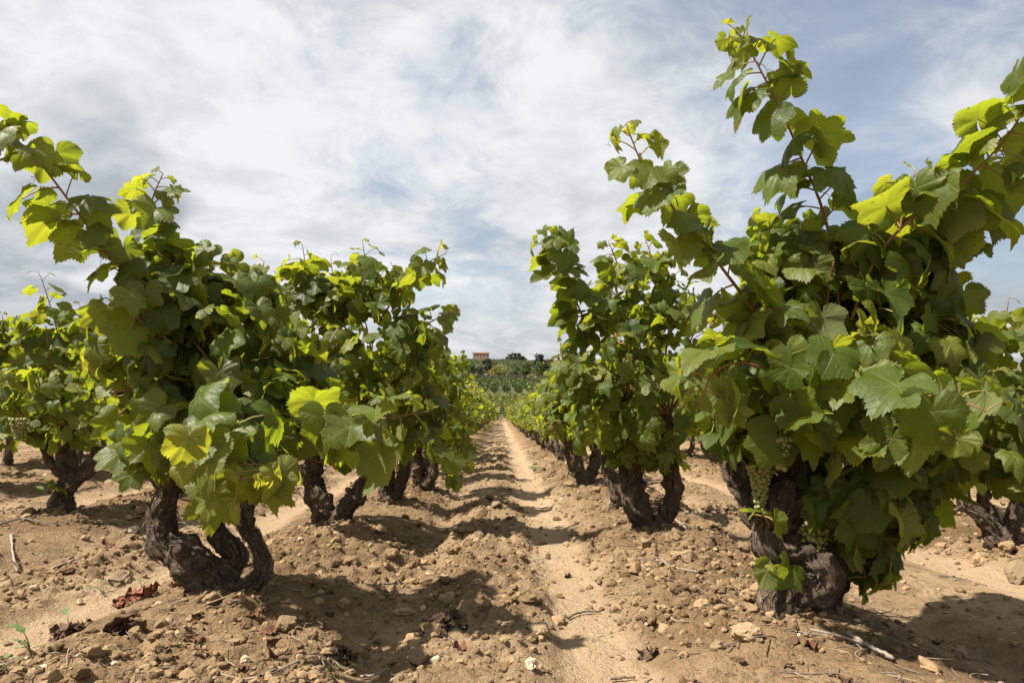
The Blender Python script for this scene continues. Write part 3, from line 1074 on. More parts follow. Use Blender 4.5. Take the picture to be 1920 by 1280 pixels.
hero_vine('L2', dL2,
    limbs=[[(622, 990, 38, 0), (612, 955, 34, 0), (595, 915, 29, .02), (588, 880, 26, .03), (600, 820, 22, .05)],
           [(630, 985, 30, -.02), (655, 950, 23, -.03), (675, 915, 20, -.02), (695, 880, 18, 0), (705, 820, 16, .02)]],
    blobs=[(560, 640, .1, 110, 110, .35, 70), (690, 630, 0, 105, 110, .35, 72), (620, 770, -.05, 115, 100, .35, 70), (740, 740, -.05, 75, 100, .3, 50),
           (560, 545, .1, 70, 50, .25, 26), (690, 540, .05, 75, 55, .25, 30), (520, 760, .1, 70, 90, .3, 36), (680, 850, 0, 70, 40, .22, 22), (775, 660, 0, 60, 70, .25, 28), (790, 780, 0, 50, 60, .2, 20), (450, 600, .2, 60, 60, .2, 22)],
    shoots=[dict(p=[(580, 600, 0), (575, 530, 0), (567, 460, 0)], size=.15, step=.05, young=.6, start=.15),
            dict(p=[(670, 600, 0), (685, 530, 0), (680, 452, 0)], size=.15, step=.05, young=.7, start=.15),
            dict(p=[(710, 600, -.05), (760, 535, -.12), (800, 495, -.15), (835, 476, -.18)], size=.14, step=.055, young=.6, start=.1),
            dict(p=[(730, 660, -.05), (780, 620, -.1), (820, 598, -.12), (858, 578, -.15)], size=.13, step=.055, young=.6, start=.1),
            dict(p=[(750, 800, -.1), (800, 840, -.2), (840, 870, -.25), (868, 888, -.25)], size=.13, step=.055, young=.4, start=.1, droop=.9),
            dict(p=[(610, 580, .1), (625, 540, .1), (622, 480, .1)], size=.12, step=.06, young=.5, start=.1)],
    label='second grapevine along the left side of the path, on a V-shaped trunk', size=.15, seed=35, tk=.64, lod='hi', yl=.08)

hero_vine('R2', dR2,
    limbs=[[(1222, 1012, 42, 0), (1212, 985, 36, 0), (1194, 945, 31, 0), (1184, 900, 29, .02), (1182, 860, 26, .03), (1190, 790, 22, .05)],
           [(1228, 1002, 32, -.02), (1250, 968, 25, -.02), (1264, 930, 23, -.02), (1256, 890, 22, 0), (1252, 850, 20, .02), (1255, 780, 18, .02)]],
    blobs=[(1200, 560, .1, 105, 80, .3, 60), (1150, 650, .0, 105, 105, .32, 72), (1225, 750, -.05, 105, 100, .32, 70), (1125, 770, 0, 75, 80, .28, 44),
           (1275, 640, .1, 80, 120, .3, 50), (1230, 850, -.02, 60, 40, .22, 18), (1180, 840, 0, 60, 35, .2, 16)],
    shoots=[dict(p=[(1130, 660, -.05), (1092, 590, -.1), (1055, 515, -.14), (1040, 470, -.15), (1012, 436, -.16)], size=.15, step=.042, young=.1, start=.05),
            dict(p=[(1180, 580, 0), (1165, 510, 0), (1142, 452, 0)], size=.12, step=.045, young=.5, start=.1),
            dict(p=[(1230, 560, 0), (1225, 500, 0), (1210, 445, 0)], size=.12, step=.045, young=.4, start=.1),
            dict(p=[(1150, 620, -.2), (1160, 640, -.32), (1180, 645, -.36)], size=.12, step=.05, young=1.0, start=.2),
            dict(p=[(1080, 740, -.05), (1058, 700, -.1), (1050, 640, -.1)], size=.13, step=.05, young=.3, start=.1)],
    label='second grapevine along the right side of the path, rounded crown on a V-shaped trunk', size=.13, seed=47, tk=.62, lod='hi')

hero_vine('LL1', dLL,
    limbs=[[(122, 970, 30, 0), (120, 935, 26, 0), (128, 900, 23, .02), (122, 860, 22, .03), (130, 800, 20, .05)],
           [(128, 915, 16, -.02), (150, 897, 13, -.03), (172, 880, 12, -.03), (185, 840, 11, 0)],
           [(112, 890, 11, 0), (92, 862, 10, .03), (76, 825, 9, .05)]],
    blobs=[(60, 700, .1, 105, 90, .35, 66), (155, 720, 0, 75, 95, .35, 56), (95, 620, .1, 75, 50, .3, 34), (30, 800, 0, 80, 50, .3, 30), (130, 800, 0, 80, 40, .3, 26), (-10, 640, .1, 60, 60, .3, 22)],
    shoots=[dict(p=[(120, 660, 0), (100, 590, 0), (72, 508, 0)], size=.13, step=.06, young=.4, start=.1),
            dict(p=[(20, 680, 0), (10, 640, 0), (5, 590, 0)], size=.13, step=.06, young=.5, start=.1),
            dict(p=[(150, 660, 0), (165, 630, 0), (150, 570, 0)], size=.12, step=.06, young=.5, start=.1)],
    tk=.66, label='grapevine at the left edge with a small green sprout low on its trunk', size=.15, seed=59, lod='mid',
    grapes=[(34, 785, -.32, .12, .042)], sprouts=[((108, 930), (92, 905), -.06, 3, .09)])

hero_vine('RR1', dRR,
    limbs=[[(1880, 1032, 28, 0), (1862, 1000, 22, 0), (1838, 970, 18, 0), (1812, 950, 16, .02), (1802, 920, 15, .03), (1810, 850, 14, .05)],
           [(1872, 1005, 20, .03), (1858, 960, 18, .05), (1845, 930, 16, .06), (1850, 860, 14, .08)],
           [(1888, 1025, 22, -.02), (1905, 975, 19, 0), (1912, 920, 17, 0), (1915, 840, 15, .02)]],
    blobs=[(1860, 680, .1, 110, 90, .35, 66), (1900, 810, 0, 120, 80, .35, 60), (1810, 780, 0, 70, 90, .3, 40), (1960, 700, .1, 90, 90, .35, 40)],
    shoots=[dict(p=[(1830, 660, 0), (1815, 620, 0), (1800, 568, 0)], size=.12, step=.06, young=.4, start=.1),
            dict(p=[(1880, 650, 0), (1885, 610, 0), (1890, 560, 0)], size=.12, step=.06, young=.5, start=.1)],
    label='grapevine at the right edge behind the biggest vine, low trunk forked three ways', size=.14, seed=71, tk=.64, lod='mid')


hero_vine('R3', dR3,
    limbs=[[(1150, 960, 22, 0), (1158, 935, 20, 0), (1150, 900, 18, 0), (1138, 870, 17, 0), (1140, 820, 14, 0)]],
    blobs=[(1140, 740, 0, 70, 70, .3, 50), (1180, 760, .05, 60, 70, .3, 36), (1130, 800, 0, 50, 40, .25, 20)],
    shoots=[dict(p=[(1150, 720, 0), (1165, 660, 0), (1160, 600, 0)], size=.12, step=.06, young=.4, start=.1)],
    label='slender single-stemmed grapevine tucked behind the right V-shaped trunk', size=.14, seed=83, lod='mid', group='grapevines along the right side of the path', tk=.58)
hero_vine('R4', dR4,
    limbs=[[(1088, 920, 19, 0), (1094, 898, 20, 0), (1080, 870, 17, 0), (1072, 840, 15, 0), (1075, 800, 12, 0)],
           [(1096, 905, 16, -.02), (1112, 885, 15, 0), (1116, 855, 14, 0), (1110, 810, 12, 0)]],
    blobs=[(1075, 775, 0, 58, 52, .32, 60), (1050, 745, 0, 40, 36, .3, 34), (1110, 770, 0, 45, 50, .3, 30), (1040, 790, -.1, 34, 40, .25, 22)],
    shoots=[dict(p=[(1060, 760, 0), (1040, 730, 0), (1022, 702, 0)], size=.12, step=.06, young=.6, start=.1),
            dict(p=[(1090, 750, 0), (1095, 725, 0), (1085, 700, 0)], size=.12, step=.06, young=.6, start=.1)],
    label='yellowish grapevine on a short forked trunk, fourth along the right side of the path', size=.15, seed=89, lod='mid', group='grapevines along the right side of the path', yl=.22, tk=.66)
hero_vine('L3', dL3,
    limbs=[[(735, 946, 17, 0), (728, 915, 16, 0), (722, 880, 14, 0), (728, 830, 12, 0)], [(740, 940, 14, .02), (752, 905, 13, .02), (760, 875, 12, .02), (765, 820, 11, .03)]],
    blobs=[(740, 740, 0, 80, 80, .35, 66), (790, 700, 0, 60, 60, .3, 44), (780, 800, -.05, 60, 50, .3, 40), (700, 820, 0, 50, 40, .25, 20)],
    shoots=[dict(p=[(790, 690, 0), (805, 650, 0), (812, 612, 0)], size=.13, step=.06, young=.6, start=.1),
            dict(p=[(760, 690, 0), (765, 650, 0), (750, 600, 0)], size=.13, step=.06, young=.6, start=.1)],
    label='third grapevine along the left side of the path, on two thin upright trunk arms', size=.15, seed=97, lod='mid', group='grapevines along the left side of the path', yl=.1, tk=.85)
hero_vine('L4', dL4,
    limbs=[[(793, 919, 16, 0), (788, 893, 15, 0), (780, 860, 13, 0), (785, 810, 11, 0)], [(796, 912, 13, 0), (808, 890, 12, 0), (815, 865, 11, 0), (818, 810, 10, 0)]],
    blobs=[(800, 740, 0, 64, 70, .35, 66), (840, 720, 0, 44, 55, .3, 40), (835, 800, -.05, 48, 46, .3, 40)],
    shoots=[dict(p=[(820, 700, 0), (828, 670, 0), (832, 642, 0)], size=.13, step=.06, young=.5, start=.1),
            dict(p=[(845, 710, 0), (855, 690, 0), (862, 662, 0)], size=.13, step=.06, young=.5, start=.1),
            dict(p=[(850, 820, -.1), (868, 848, -.2), (876, 870, -.2)], size=.13, step=.06, young=.3, start=.1, droop=1.)],
    label='fourth grapevine along the left side of the path, with sprays reaching toward the path', size=.15, seed=101, lod='mid', group='grapevines along the left side of the path', yl=.1, tk=.85)

# ------------------------------------------------------------------ vine kinds for the rows farther on
def proto_vine(seed, lod, nblob, size, narm, height=1.12, step=.06, yl=.05):
    r_ = np.random.default_rng(seed)
    root = empty('grapevine', (0, 0, 0))
    tg = Geo(); heads = []
    a0 = r_.uniform(0, 6.28)
    gnarl(tg, [(0, 0, -.08, .066), (r_.normal(0, .01), 0, .0, .06), (r_.normal(0, .02), r_.normal(0, .02), .09, .052)], seed, k=16 if lod != 'lo' else 10)
    for a in range(narm):
        th = a0 + a * 2 * np.pi / narm + r_.normal(0, .25)
        c, s = math.cos(th), math.sin(th)
        l = r_.uniform(.12, .2)
        pts = [(0, 0, .03, .05), (c * l * .6, s * l * .6, .13, .036), (c * l + r_.normal(0,.03), s * l + r_.normal(0,.03), .24 + r_.normal(0, .02), .031), (c * l * 1.1 + r_.normal(0, .03), s * l * 1.1 + r_.normal(0, .03), .38, .028), (c * l * 1.2, s * l * 1.2, .5, .022)]
        gnarl(tg, pts, seed * 3 + a, k=16 if lod != 'lo' else 9, rings=None if lod != 'lo' else 14)
        heads.append(np.array(pts[-1][:3]))
    tg.build('trunk', M['bark'], root)
    fol, cn = Leaves(), Geo()
    ax = np.array((0, 0, .6))
    for b in range(5):
        th = a0 + b * 2 * np.pi / 5
        rr = .2 if b < 5 else 0
        c = np.array((math.cos(th) * rr, math.sin(th) * rr, r_.uniform(.58, .74) * height / 1.12))
        blob_leaves(fol, cn, c, np.array((.27, .27, .27)) * r_.uniform(.85, 1.15), nblob, r_, size, ax, yl)
    blob_leaves(fol, cn, (0, 0, .82 * height / 1.12), np.array((.30, .30, .22)), nblob, r_, size, ax, yl)
    for k in range(9):
        th = r_.uniform(0, 6.28); lean = r_.uniform(.12, .42)
        h = heads[k % narm]
        top = np.array((math.cos(th) * lean * 1.2, math.sin(th) * lean * 1.2, height * r_.uniform(.92, 1.2)))
        shoot_on(cn, fol, [h, (h + top) / 2 + np.array((math.cos(th), math.sin(th), 0)) * .06, top], r_, size=size * .9, step=step, start=.35, young=.6)
    for k in range(4):
        th = r_.uniform(0, 6.28)
        h = heads[k % narm]
        o = np.array((math.cos(th), math.sin(th), 0))
        shoot_on(cn, fol, [h, h + o * .2 + UP * .08, h + o * .42 + DOWN * .06], r_, size=size * .9, step=step, start=.3, young=.4, droop=1.0)
    fol.build('foliage', lod, root, None, r_)
    cn.build('cane', M['cane'], root)
    return root


protos_mid = [proto_vine(500 + i, 'mid', 58, .118, (2, 3, 2, 3, 2)[i], (1.05, 1.15, 1.1, 1.0, 1.18)[i], yl=.10) for i in range(5)]
protos_far = [proto_vine(600 + i, 'lo', 44, .13, (2, 3, 2)[i], (1.1, 1.0, 1.15)[i], .08, yl=.14) for i in range(3)]
used = set()
ORD = ['first', 'second', 'third', 'fourth', 'fifth', 'sixth', 'seventh', 'eighth', 'ninth', 'tenth', 'eleventh', 'twelfth']


def put_vine(x, y, label, group, rz, sc, far):
    pr = (protos_far if far else protos_mid)[int(rng.integers(0, 3 if far else 5))]
    if id(pr) in used:
        o = copy_tree(pr)
    else:
        used.add(id(pr)); o = pr
    o.location = (x, y, float(gz(x, y, False)) - .01)
    o.rotation_euler = (0, 0, rz)
    o.scale = (sc, sc, sc * rng.uniform(.95, 1.06))
    tag(o, label, 'grapevine', group)
    return o


ROWS = {
    'left side of the path': (-0.83, [], 5, 48),
    'right side of the path': (0.80, [], 5, 48),
    'second row on the left': (-2.62, [], 2, 24),
    'second row on the right': (2.52, [], 2, 24),
    'third row on the left': (-4.36, [], 1, 20),
    'third row on the right': (4.27, [], 1, 20),
    'fourth row on the left': (-6.10, [], 1, 16),
    'fourth row on the right': (6.02, [], 1, 16),
}
for name, (rx, first, cnt, yend) in ROWS.items():
    spots = list(first)
    y = spots[-1][1] if spots else {'left side of the path': HERO['L4'][1], 'right side of the path': HERO['R4'][1], 'second row on the left': HERO['LL1'][1], 'second row on the right': HERO['RR1'][1]}.get(name, 6.3 if 'fourth' in name else 4.6)
    sgn = 1 if 'right' in name else -1
    while True:
        y += rng.uniform(1.12, 1.36)
        if y > yend: break
        spots.append((rx + rng.normal(0, .05), y))
    for (x, yy) in spots:
        far = yy > 10
        if cnt <= 12:
            lab = f'{ORD[cnt - 1]} grapevine from the camera along the ' + name if 'side' in name else f'{ORD[cnt - 1]} vine from the camera in the {name}'
            grp = 'grapevines along the ' + name
        else:
            lab = f'small bushy grapevine at the far end of the {name}'.replace('of the left side', 'along the left side').replace('of the right side', 'along the right side').replace('of the second', 'in the second').replace('of the third', 'in the third').replace('of the fourth', 'in the fourth')
            grp = 'far grapevines along the ' + name
        sc = rng.uniform(.88, 1.05)
        if abs(rx) < 1: sc = rng.uniform(.98, 1.1) if rx < 0 else rng.uniform(.78, .9)
        put_vine(x, yy, lab, grp, rng.uniform(0, 6.28), sc, far)
        VINES.append((x, yy, .02))
        cnt += 1
for pr in protos_mid + protos_far:
    if id(pr) not in used:
        for ch in list(pr.children): bpy.data.objects.remove(ch, do_unlink=True)
        bpy.data.objects.remove(pr, do_unlink=True)

# ------------------------------------------------------------------ clods, stones, litter on the soil
def rock_template(base, seed, amp=.35):
    V, Fc = base
    d = 1 + amp * noise3(V[:, 0] * 1.3, V[:, 1] * 1.3, V[:, 2] * 1.3, seed) + amp * .6 * noise3(V[:, 0] * 3.1, V[:, 1] * 3.1, V[:, 2] * 3.1, seed + 1)
    if len(V) > 150:
        d += amp * .3 * noise3(V[:, 0] * 8, V[:, 1] * 8, V[:, 2] * 8, seed + 2)
    W = V * d[:, None]
    r_ = np.random.default_rng(seed)
    for _ in range(5):                       # broken faces
        n = unit(r_.normal(0, 1, 3)); h = r_.uniform(.55, .85)
        s = W @ n
        W = W - np.clip(s - h, 0, None)[:, None] * n * .85
    return W, Fc


def u_of(x):
    return np.mod(x - ROW0 + ROWW / 2, ROWW) - ROWW / 2


def scatter_clods():
    r_ = np.random.default_rng(99)
    g = Geo()
    T0 = [rock_template(ICO0, 10 + i) for i in range(6)]
    T1 = [rock_template(ICO1, 30 + i) for i in range(8)]
    T2 = [rock_template(ICO2, 50 + i) for i in range(8)]
    n = 105000
    y = 1.1 + (r_.random(n) ** 1.9) * 11
    x = r_.uniform(-1, 1, n) * (0.85 * y + .4)
    u = u_of(x)
    sm = np.exp(-np.abs((u - .25) / .15) ** 3) * .96 + np.exp(-((u + .37) / .06) ** 2) * .5
    pat = np.clip(.50 + 1.2 * noise2(x * 1.7, y * 1.7, 12), .08, 1)
    keep = r_.random(n) < (1 - sm) * pat
    x, y = x[keep], y[keep]
    for (vx, vy, hh) in VINES:
        if vy < 7 and abs(vx) < vy * .9:
            k = int(420 / (1 + .25 * vy))
            aa = r_.uniform(0, 6.28, k); rr = .05 + np.abs(r_.normal(0, .13, k))
            x = np.concatenate([x, vx + rr * np.cos(aa)]); y = np.concatenate([y, vy + rr * np.sin(aa)])
    s = .0030 + .012 * r_.random(len(x)) ** 2.6 + np.where(r_.random(len(x)) < .035, r_.uniform(.006, .021, len(x)), 0)
    s *= np.clip(.8 + y * .08, .8, 1.4)
    z = gz(x, y)
    for i in range(len(x)):
        px = s[i] / y[i] * 683
        tl = T2 if px > 5 else T1 if px > 2.0 else T0
        V, Fc = tl[int(r_.integers(len(tl)))]
        A = r_.normal(0, 1, (3, 3)); q, _ = np.linalg.qr(A)
        W = (V @ q.T) * s[i] * np.array((1, 1, r_.uniform(.6, .9)))
        W += (x[i], y[i], z[i] + s[i] * .22)
        g.add(W, [Fc], tint=np.tile((r_.random(), 1.0 if r_.random() < .018 else 0, 0), (len(V), 1)))
    tag(g.build('soil_clods', M['clod'], smooth=False), 'crumbled clods and grit strewn over the sandy soil', 'soil clods', kind='stuff')
    print('clods', len(x))


scatter_clods()


def stone(u, v, wpx, hpx, label, seed, pale=.6):
    q = gp(u, v)
    d = -(CAMM.transposed() @ Vector((q[0], q[1], float(gz(*q)) - CAM_Z))).z
    V, Fc = rock_template(ICO3, seed, .3)
    w, h = wpx * d / F / 2, hpx * d / F / 2
    r_ = np.random.default_rng(seed)
    W = V * np.array((w, w * .8, h))
    z = float(gz(*q))
    g = Geo(); g.add(W + np.array((0, 0, h * .45)), [Fc], tint=np.tile((pale, .15, 0), (len(V), 1)))
    o = g.build('clod', M['clod'], smooth=False)
    o.location = (q[0], q[1], z)
    tag(o, label, 'clod')


stone(1397, 1208, 60, 44, 'large pale clod just left of the biggest vine\'s trunk foot', 801, .8)
stone(1905, 1062, 50, 52, 'tall brown clod at the right edge below the forked vine', 802, .35)
stone(1345, 1212, 34, 24, 'small round clod left of the large pale clod', 803, .6)
stone(536, 1175, 42, 40, 'angular brown clod lying right of the nearest left vine', 804, .35)
stone(755, 1110, 36, 18, 'flat pale stone lying in the left rut', 805, .95)
stone(615, 1085, 30, 22, 'pale flat clod on the bank right of the nearest left trunk', 806, .95)
stone(1012, 1182, 40, 34, 'chunky clod on the edge of the central hump in the path', 807, .6)
stone(865, 990, 26, 14, 'lone clod near the middle of the central hump', 808, .5)
stone(782, 1212, 46, 34, 'rough brown clod low on the path, left of centre', 809, .4)
stone(1290, 1062, 40, 30, 'crumbly clod on the right bank above the smooth track', 810, .6)
stone(1795, 1180, 32, 22, 'brown clod on flat soil right of the biggest vine', 811, .4)
stone(1280, 1268, 50, 36, 'pale clod at the bottom edge beside the smooth track', 812, .9)


def twig(pts, r0, r1, label, tint=(.35, .4, 0), forks=0, seed=1):
    """a fallen cane: photo pixels along it"""
    r_ = np.random.default_rng(seed)
    Q = []
    for (u, v) in pts:
        q = gp(u, v); Q.append((q[0], q[1], float(gz(*q)) + r0 * 1.3 + .004))
    Q = np.array(Q)
    g = Geo()
    n = 22
    C = spline(Q, n)
    C[:, 2] = np.maximum(C[:, 2], gz(C[:, 0], C[:, 1]) + r0 * .5)
    C += r_.normal(0, .0012, C.shape)
    rad = np.linspace(r0, r1, n) * (1 + .25 * noise2(np.arange(n) * .9, np.zeros(n), seed))
    tube(g, C - Q[0], rad, 7, dict(tint=tint))
    for f in range(forks):
        i = int(r_.uniform(.25, .85) * n)
        e = C[i] + np.array((r_.normal(0, .05), r_.normal(0, .05), r_.uniform(.005, .03)))
        tube(g, spline([C[i], (C[i] + e) / 2 + (0, 0, .004), e], 6) - Q[0], np.linspace(rad[i] * .7, r1 * .6, 6), 5, dict(tint=tint))
    o = g.build('fallen_cane', M['litter'])
    o.location = Q[0]
    tag(o, label, 'fallen cane')


twig([(488, 1272), (525, 1248), (575, 1225), (618, 1208), (645, 1210)], .0035, .0018, 'long thin grey cane curving across the soil at the bottom left', (.3, .7, 0), 1, 1)
twig([(1590, 1210), (1625, 1225), (1675, 1240)], .007, .005, 'thick grey cane lying below the biggest vine', (.45, .8, 0), 1, 2)
twig([(1240, 950), (1262, 975), (1290, 990)], .0075, .005, 'short grey cane behind the right V-shaped trunk', (.45, .8, 0), 0, 3)
twig([(50, 983), (75, 977), (92, 972)], .010, .006, 'dark thick cane left of the sprouting left-edge vine', (.1, .2, 0), 0, 4)
twig([(0, 992), (40, 989), (90, 992)], .007, .004, 'dark cane running in from the left edge', (.12, .3, 0), 1, 5)
twig([(20, 1010), (25, 1032), (32, 1043)], .007, .003, 'forked pale grey cane near the left edge', (.5, .9, 0), 2, 6)
twig([(205, 1065), (228, 1060), (243, 1051)], .006, .005, 'short grey cane broken off left of the nearest left trunk', (.35, .6, 0), 0, 7)
twig([(102, 1046), (140, 1045)], .006, .005, 'straight short cane on the sand at left', (.2, .5, 0), 0, 8)
twig([(1065, 1128), (1090, 1120), (1125, 1116)], .004, .003, 'dark curved cane lying on the smooth track', (.12, .2, 0), 1, 9)
twig([(1145, 1224), (1190, 1222)], .004, .003, 'straight dark cane low on the smooth track', (.15, .3, 0), 0, 10)
twig([(730, 1258), (750, 1250), (757, 1238)], .005, .004, 'bent grey cane at the bottom of the path', (.5, .7, 0), 0, 11)
twig([(675, 1216), (700, 1214), (730, 1216)], .004, .003, 'pale cane lying level at the lower left of the path', (.65, .5, 0), 0, 12)
twig([(1230, 1062), (1265, 1080), (1310, 1090)], .0045, .003, 'pale cane on the bank below the right V-shaped trunk', (.7, .5, 0), 1, 13)
twig([(1760, 1060), (1800, 1066), (1850, 1078)], .0045, .003, 'dark cane on the soil under the right-edge vine', (.15, .3, 0), 1, 14)
twig([(1470, 1150), (1440, 1172), (1415, 1178)], .0035, .002, 'reddish thin cane at the foot of the biggest trunk', (.25, .0, 0), 0, 15)


def scatter_litter():
    r_ = np.random.default_rng(5)
    g = Geo()
    n = 4200
    y = 1.15 + (r_.random(n) ** 1.6) * 8
    x = r_.uniform(-1, 1, n) * (.85 * y + .3)
    u = u_of(x)
    bank = np.clip((np.abs(u) - .30) / .3, .10, 1)
    keep = r_.random(n) < bank
    x, y = x[keep], y[keep]
    for i in range(len(x)):
        a = r_.uniform(0, 6.28); L = r_.uniform(.015, .075) * (1 if r_.random() < .85 else 2)
        rr = r_.uniform(.0007, .0024)
        t = np.linspace(-.5, .5, 5)[:, None]
        C = np.array((x[i], y[i], 0)) + t * L * np.array((math.cos(a), math.sin(a), 0)) + np.array((-math.sin(a), math.cos(a), 0)) * (t ** 2) * L * r_.normal(0, .5)
        z = gz(C[:, 0], C[:, 1])
        C[:, 2] = np.maximum(z, z.max() * .6 + z.mean() * .4) + rr + (t[:, 0] + .5) * r_.uniform(0, .35) * L * (r_.random() < .5)
        tube(g, C, np.linspace(rr, rr * .7, 5), 4, dict(tint=(r_.random() if r_.random() < .7 else .05, r_.random() * .6, 0)))
    tag(g.build('dry_litter', M['litter']), 'bits of straw and broken twigs scattered over the soil', 'litter', kind='stuff')


scatter_litter()


def crumpled(g, p, size, r_, tint, flat=.5):
    V, UV, tri, quad = TEMPL['lo'][int(r_.integers(8))]
    W = V.copy() * size
    W[:, 2] += size * .30 * noise2(V[:, 0] * 5, V[:, 1] * 5, int(r_.integers(1e6))) + size * .5 * (V[:, 0] ** 2) * r_.uniform(-1, 2)
    A = r_.normal(0, 1, (3, 3)); A[2, :2] *= .3
    q, _ = np.linalg.qr(A)
    th = r_.uniform(0, 6.28); c, s = math.cos(th), math.sin(th)
    til = r_.normal(0, flat); ct, st = math.cos(til), math.sin(til)
    Rm = np.array([[c, -s, 0], [s, c, 0], [0, 0, 1]]) @ np.array([[1, 0, 0], [0, ct, -st], [0, st, ct]])
    g.add(W @ Rm.T + p, [tri, quad], tint=np.tile(tint, (len(V), 1)))


def dead_leaves():
    r_ = np.random.default_rng(61)
    g = Geo()
    n = 800
    y = 1.15 + (r_.random(n) ** 1.5) * 6
    x = r_.uniform(-1, 1, n) * (.85 * y + .3)
    keep = r_.random(n) < np.clip((np.abs(u_of(x)) - .2) / .4, .1, 1)
    for xx, yy in zip(x[keep], y[keep]):
        sz = r_.uniform(.008, .04)
        crumpled(g, (xx, yy, float(gz(xx, yy)) + sz * .18), sz, r_, (r_.random() * .5, r_.random() * .4, 0))
    tag(g.build('withered_leaves', M['dead_leaf']), 'scraps of withered vine leaf scattered on the soil', 'dead leaves', kind='stuff')


dead_leaves()


def clump(u, v, n, spread, size, tint_fn, name, label, cat, seed, hgt=.02):
    r_ = np.random.default_rng(seed)
    q = gp(u, v); z = float(gz(*q))
    g = Geo()
    for _ in range(n):
        dx, dy = r_.normal(0, spread, 2)
        zz = float(gz(q[0] + dx, q[1] + dy * .8)) - z
        crumpled(g, (dx, dy * .8, zz + abs(r_.normal(.006, hgt * .5))), size * r_.uniform(.6, 1.3), r_, tint_fn(r_), .8)
    for _ in range(max(3, n // 2)):
        a = r_.uniform(0, 6.28)
        C = spline([(0, 0, .004), (math.cos(a) * spread, math.sin(a) * spread, hgt), (math.cos(a) * spread * 1.9, math.sin(a) * spread * 1.6, .008)], 6)
        C[:, 2] += gz(C[:, 0] + q[0], C[:, 1] + q[1]) - z
        tube(g, C, .0012, 4, dict(tint=(.1, .3, 0)))
    o = g.build(name, M['dead_leaf'])
    o.location = (q[0], q[1], z)
    tag(o, label, cat)


clump(258, 1098, 26, .045, .05, lambda r: (.6 + .4 * r.random(), .1 * r.random(), 0), 'dead_leaf_clump', 'clump of curled red-brown dead leaves on the sand', 'dead leaves', 71, .03)
clump(838, 1158, 30, .032, .03, lambda r: (.0, .1 * r.random(), 0), 'dead_leaf_clump', 'black mat of rotted leaves on the central hump of the path', 'dead leaves', 72, .012)
clump(232, 1187, 14, .02, .05, lambda r: (.05, .5 * r.random(), 0), 'dead_leaf_clump', 'dark crumpled dead leaves in front of the nearest left trunk', 'dead leaves', 73, .02)
clump(130, 1160, 12, .024, .045, lambda r: (.2 * r.random(), .9 * r.random(), 0), 'dead_leaf_clump', 'small grey-brown dead leaf clump near the lower left', 'dead leaves', 74, .02)
clump(645, 1195, 10, .02, .03, lambda r: (.0, .2 * r.random(), 0), 'dead_leaf_clump', 'dark scrap of dead leaf at the left edge of the path', 'dead leaves', 75, .012)
clump(1210, 1192, 8, .012, .03, lambda r: (.0, .3 * r.random(), 0), 'dead_leaf_clump', 'dark leaf scrap on the right edge of the smooth track', 'dead leaves', 76, .012)

M['weed'] = tint_material('weed_green', (0.06, 0.10, 0.025), (0.16, 0.21, 0.07), (0.30, 0.27, 0.12), .6, .3)


def weed(u, v, h, n, label, seed, blade=False):
    r_ = np.random.default_rng(seed)
    q = gp(u, v); z = float(gz(*q))
    root = empty('weed', (q[0], q[1], z))
    tag(root, label, 'weed')
    g = Geo(); gl = Geo()
    for k in range(n):
        a = r_.uniform(0, 6.28); ln = h * r_.uniform(.6, 1.1)
        o = np.array((math.cos(a), math.sin(a), 0))
        tip = o * ln * r_.uniform(.3, .9) + UP * ln * r_.uniform(.5, 1)
        C = spline([np.zeros(3), tip * .5 + UP * ln * .15, tip], 6)
        tube(g, C, np.linspace(.0014, .0008, 6), 4, dict(tint=(.5, .3, 0)))
        w = ln * (.05 if blade else .16); L = ln * (1.0 if blade else .5)
        B = C[-1] if not blade else C[1]
        sd = unit(np.cross(o, UP)); nrm = unit(o + UP * .5)
        t = np.linspace(0, 1, 6); ww = w * np.sin(np.pi * np.clip(t * .92 + .06, 0, 1))
        cen = B + np.outer(t, unit(o * .7 + UP * .5) * L) - np.outer(t ** 2, UP * L * .35)
        V = np.vstack([cen - ww[:, None] * sd, cen - UP * w * .15, cen + ww[:, None] * sd])
        i = np.arange(5)
        gl.add(V, [np.stack([i, i + 6, i + 7, i + 1], -1), np.stack([i + 6, i + 12, i + 13, i + 7], -1)], tint=np.tile((r_.random(), 0, 0), (18, 1)))
    g.build('stem', M['weed'], root); gl.build('foliage', M['weed'], root)


weed(60, 1232, .07, 7, 'leafy weed in the lower left corner', 1)
weed(195, 1078, .05, 5, 'small green weed on the sand left of the nearest left vine', 2)
weed(266, 1060, .04, 4, 'tiny seedling just behind the red-brown dead leaves', 3)
weed(130, 1140, .055, 4, 'thin weed sprig in the lower left sand', 4)
weed(655, 1258, .05, 7, 'low grassy weed at the bottom edge of the path', 5, True)
weed(908, 1132, .022, 5, 'tiny rosette weed in the middle of the path', 6)
weed(4, 1262, .06, 6, 'leafy weed cut by the left edge at the bottom corner', 7)
weed(1198, 1122, .03, 3, 'single green blade on the right bank', 8, True)
weed(1002, 880, .16, 14, 'grey-green weed tuft at the foot of the right row far along the path', 9, True)

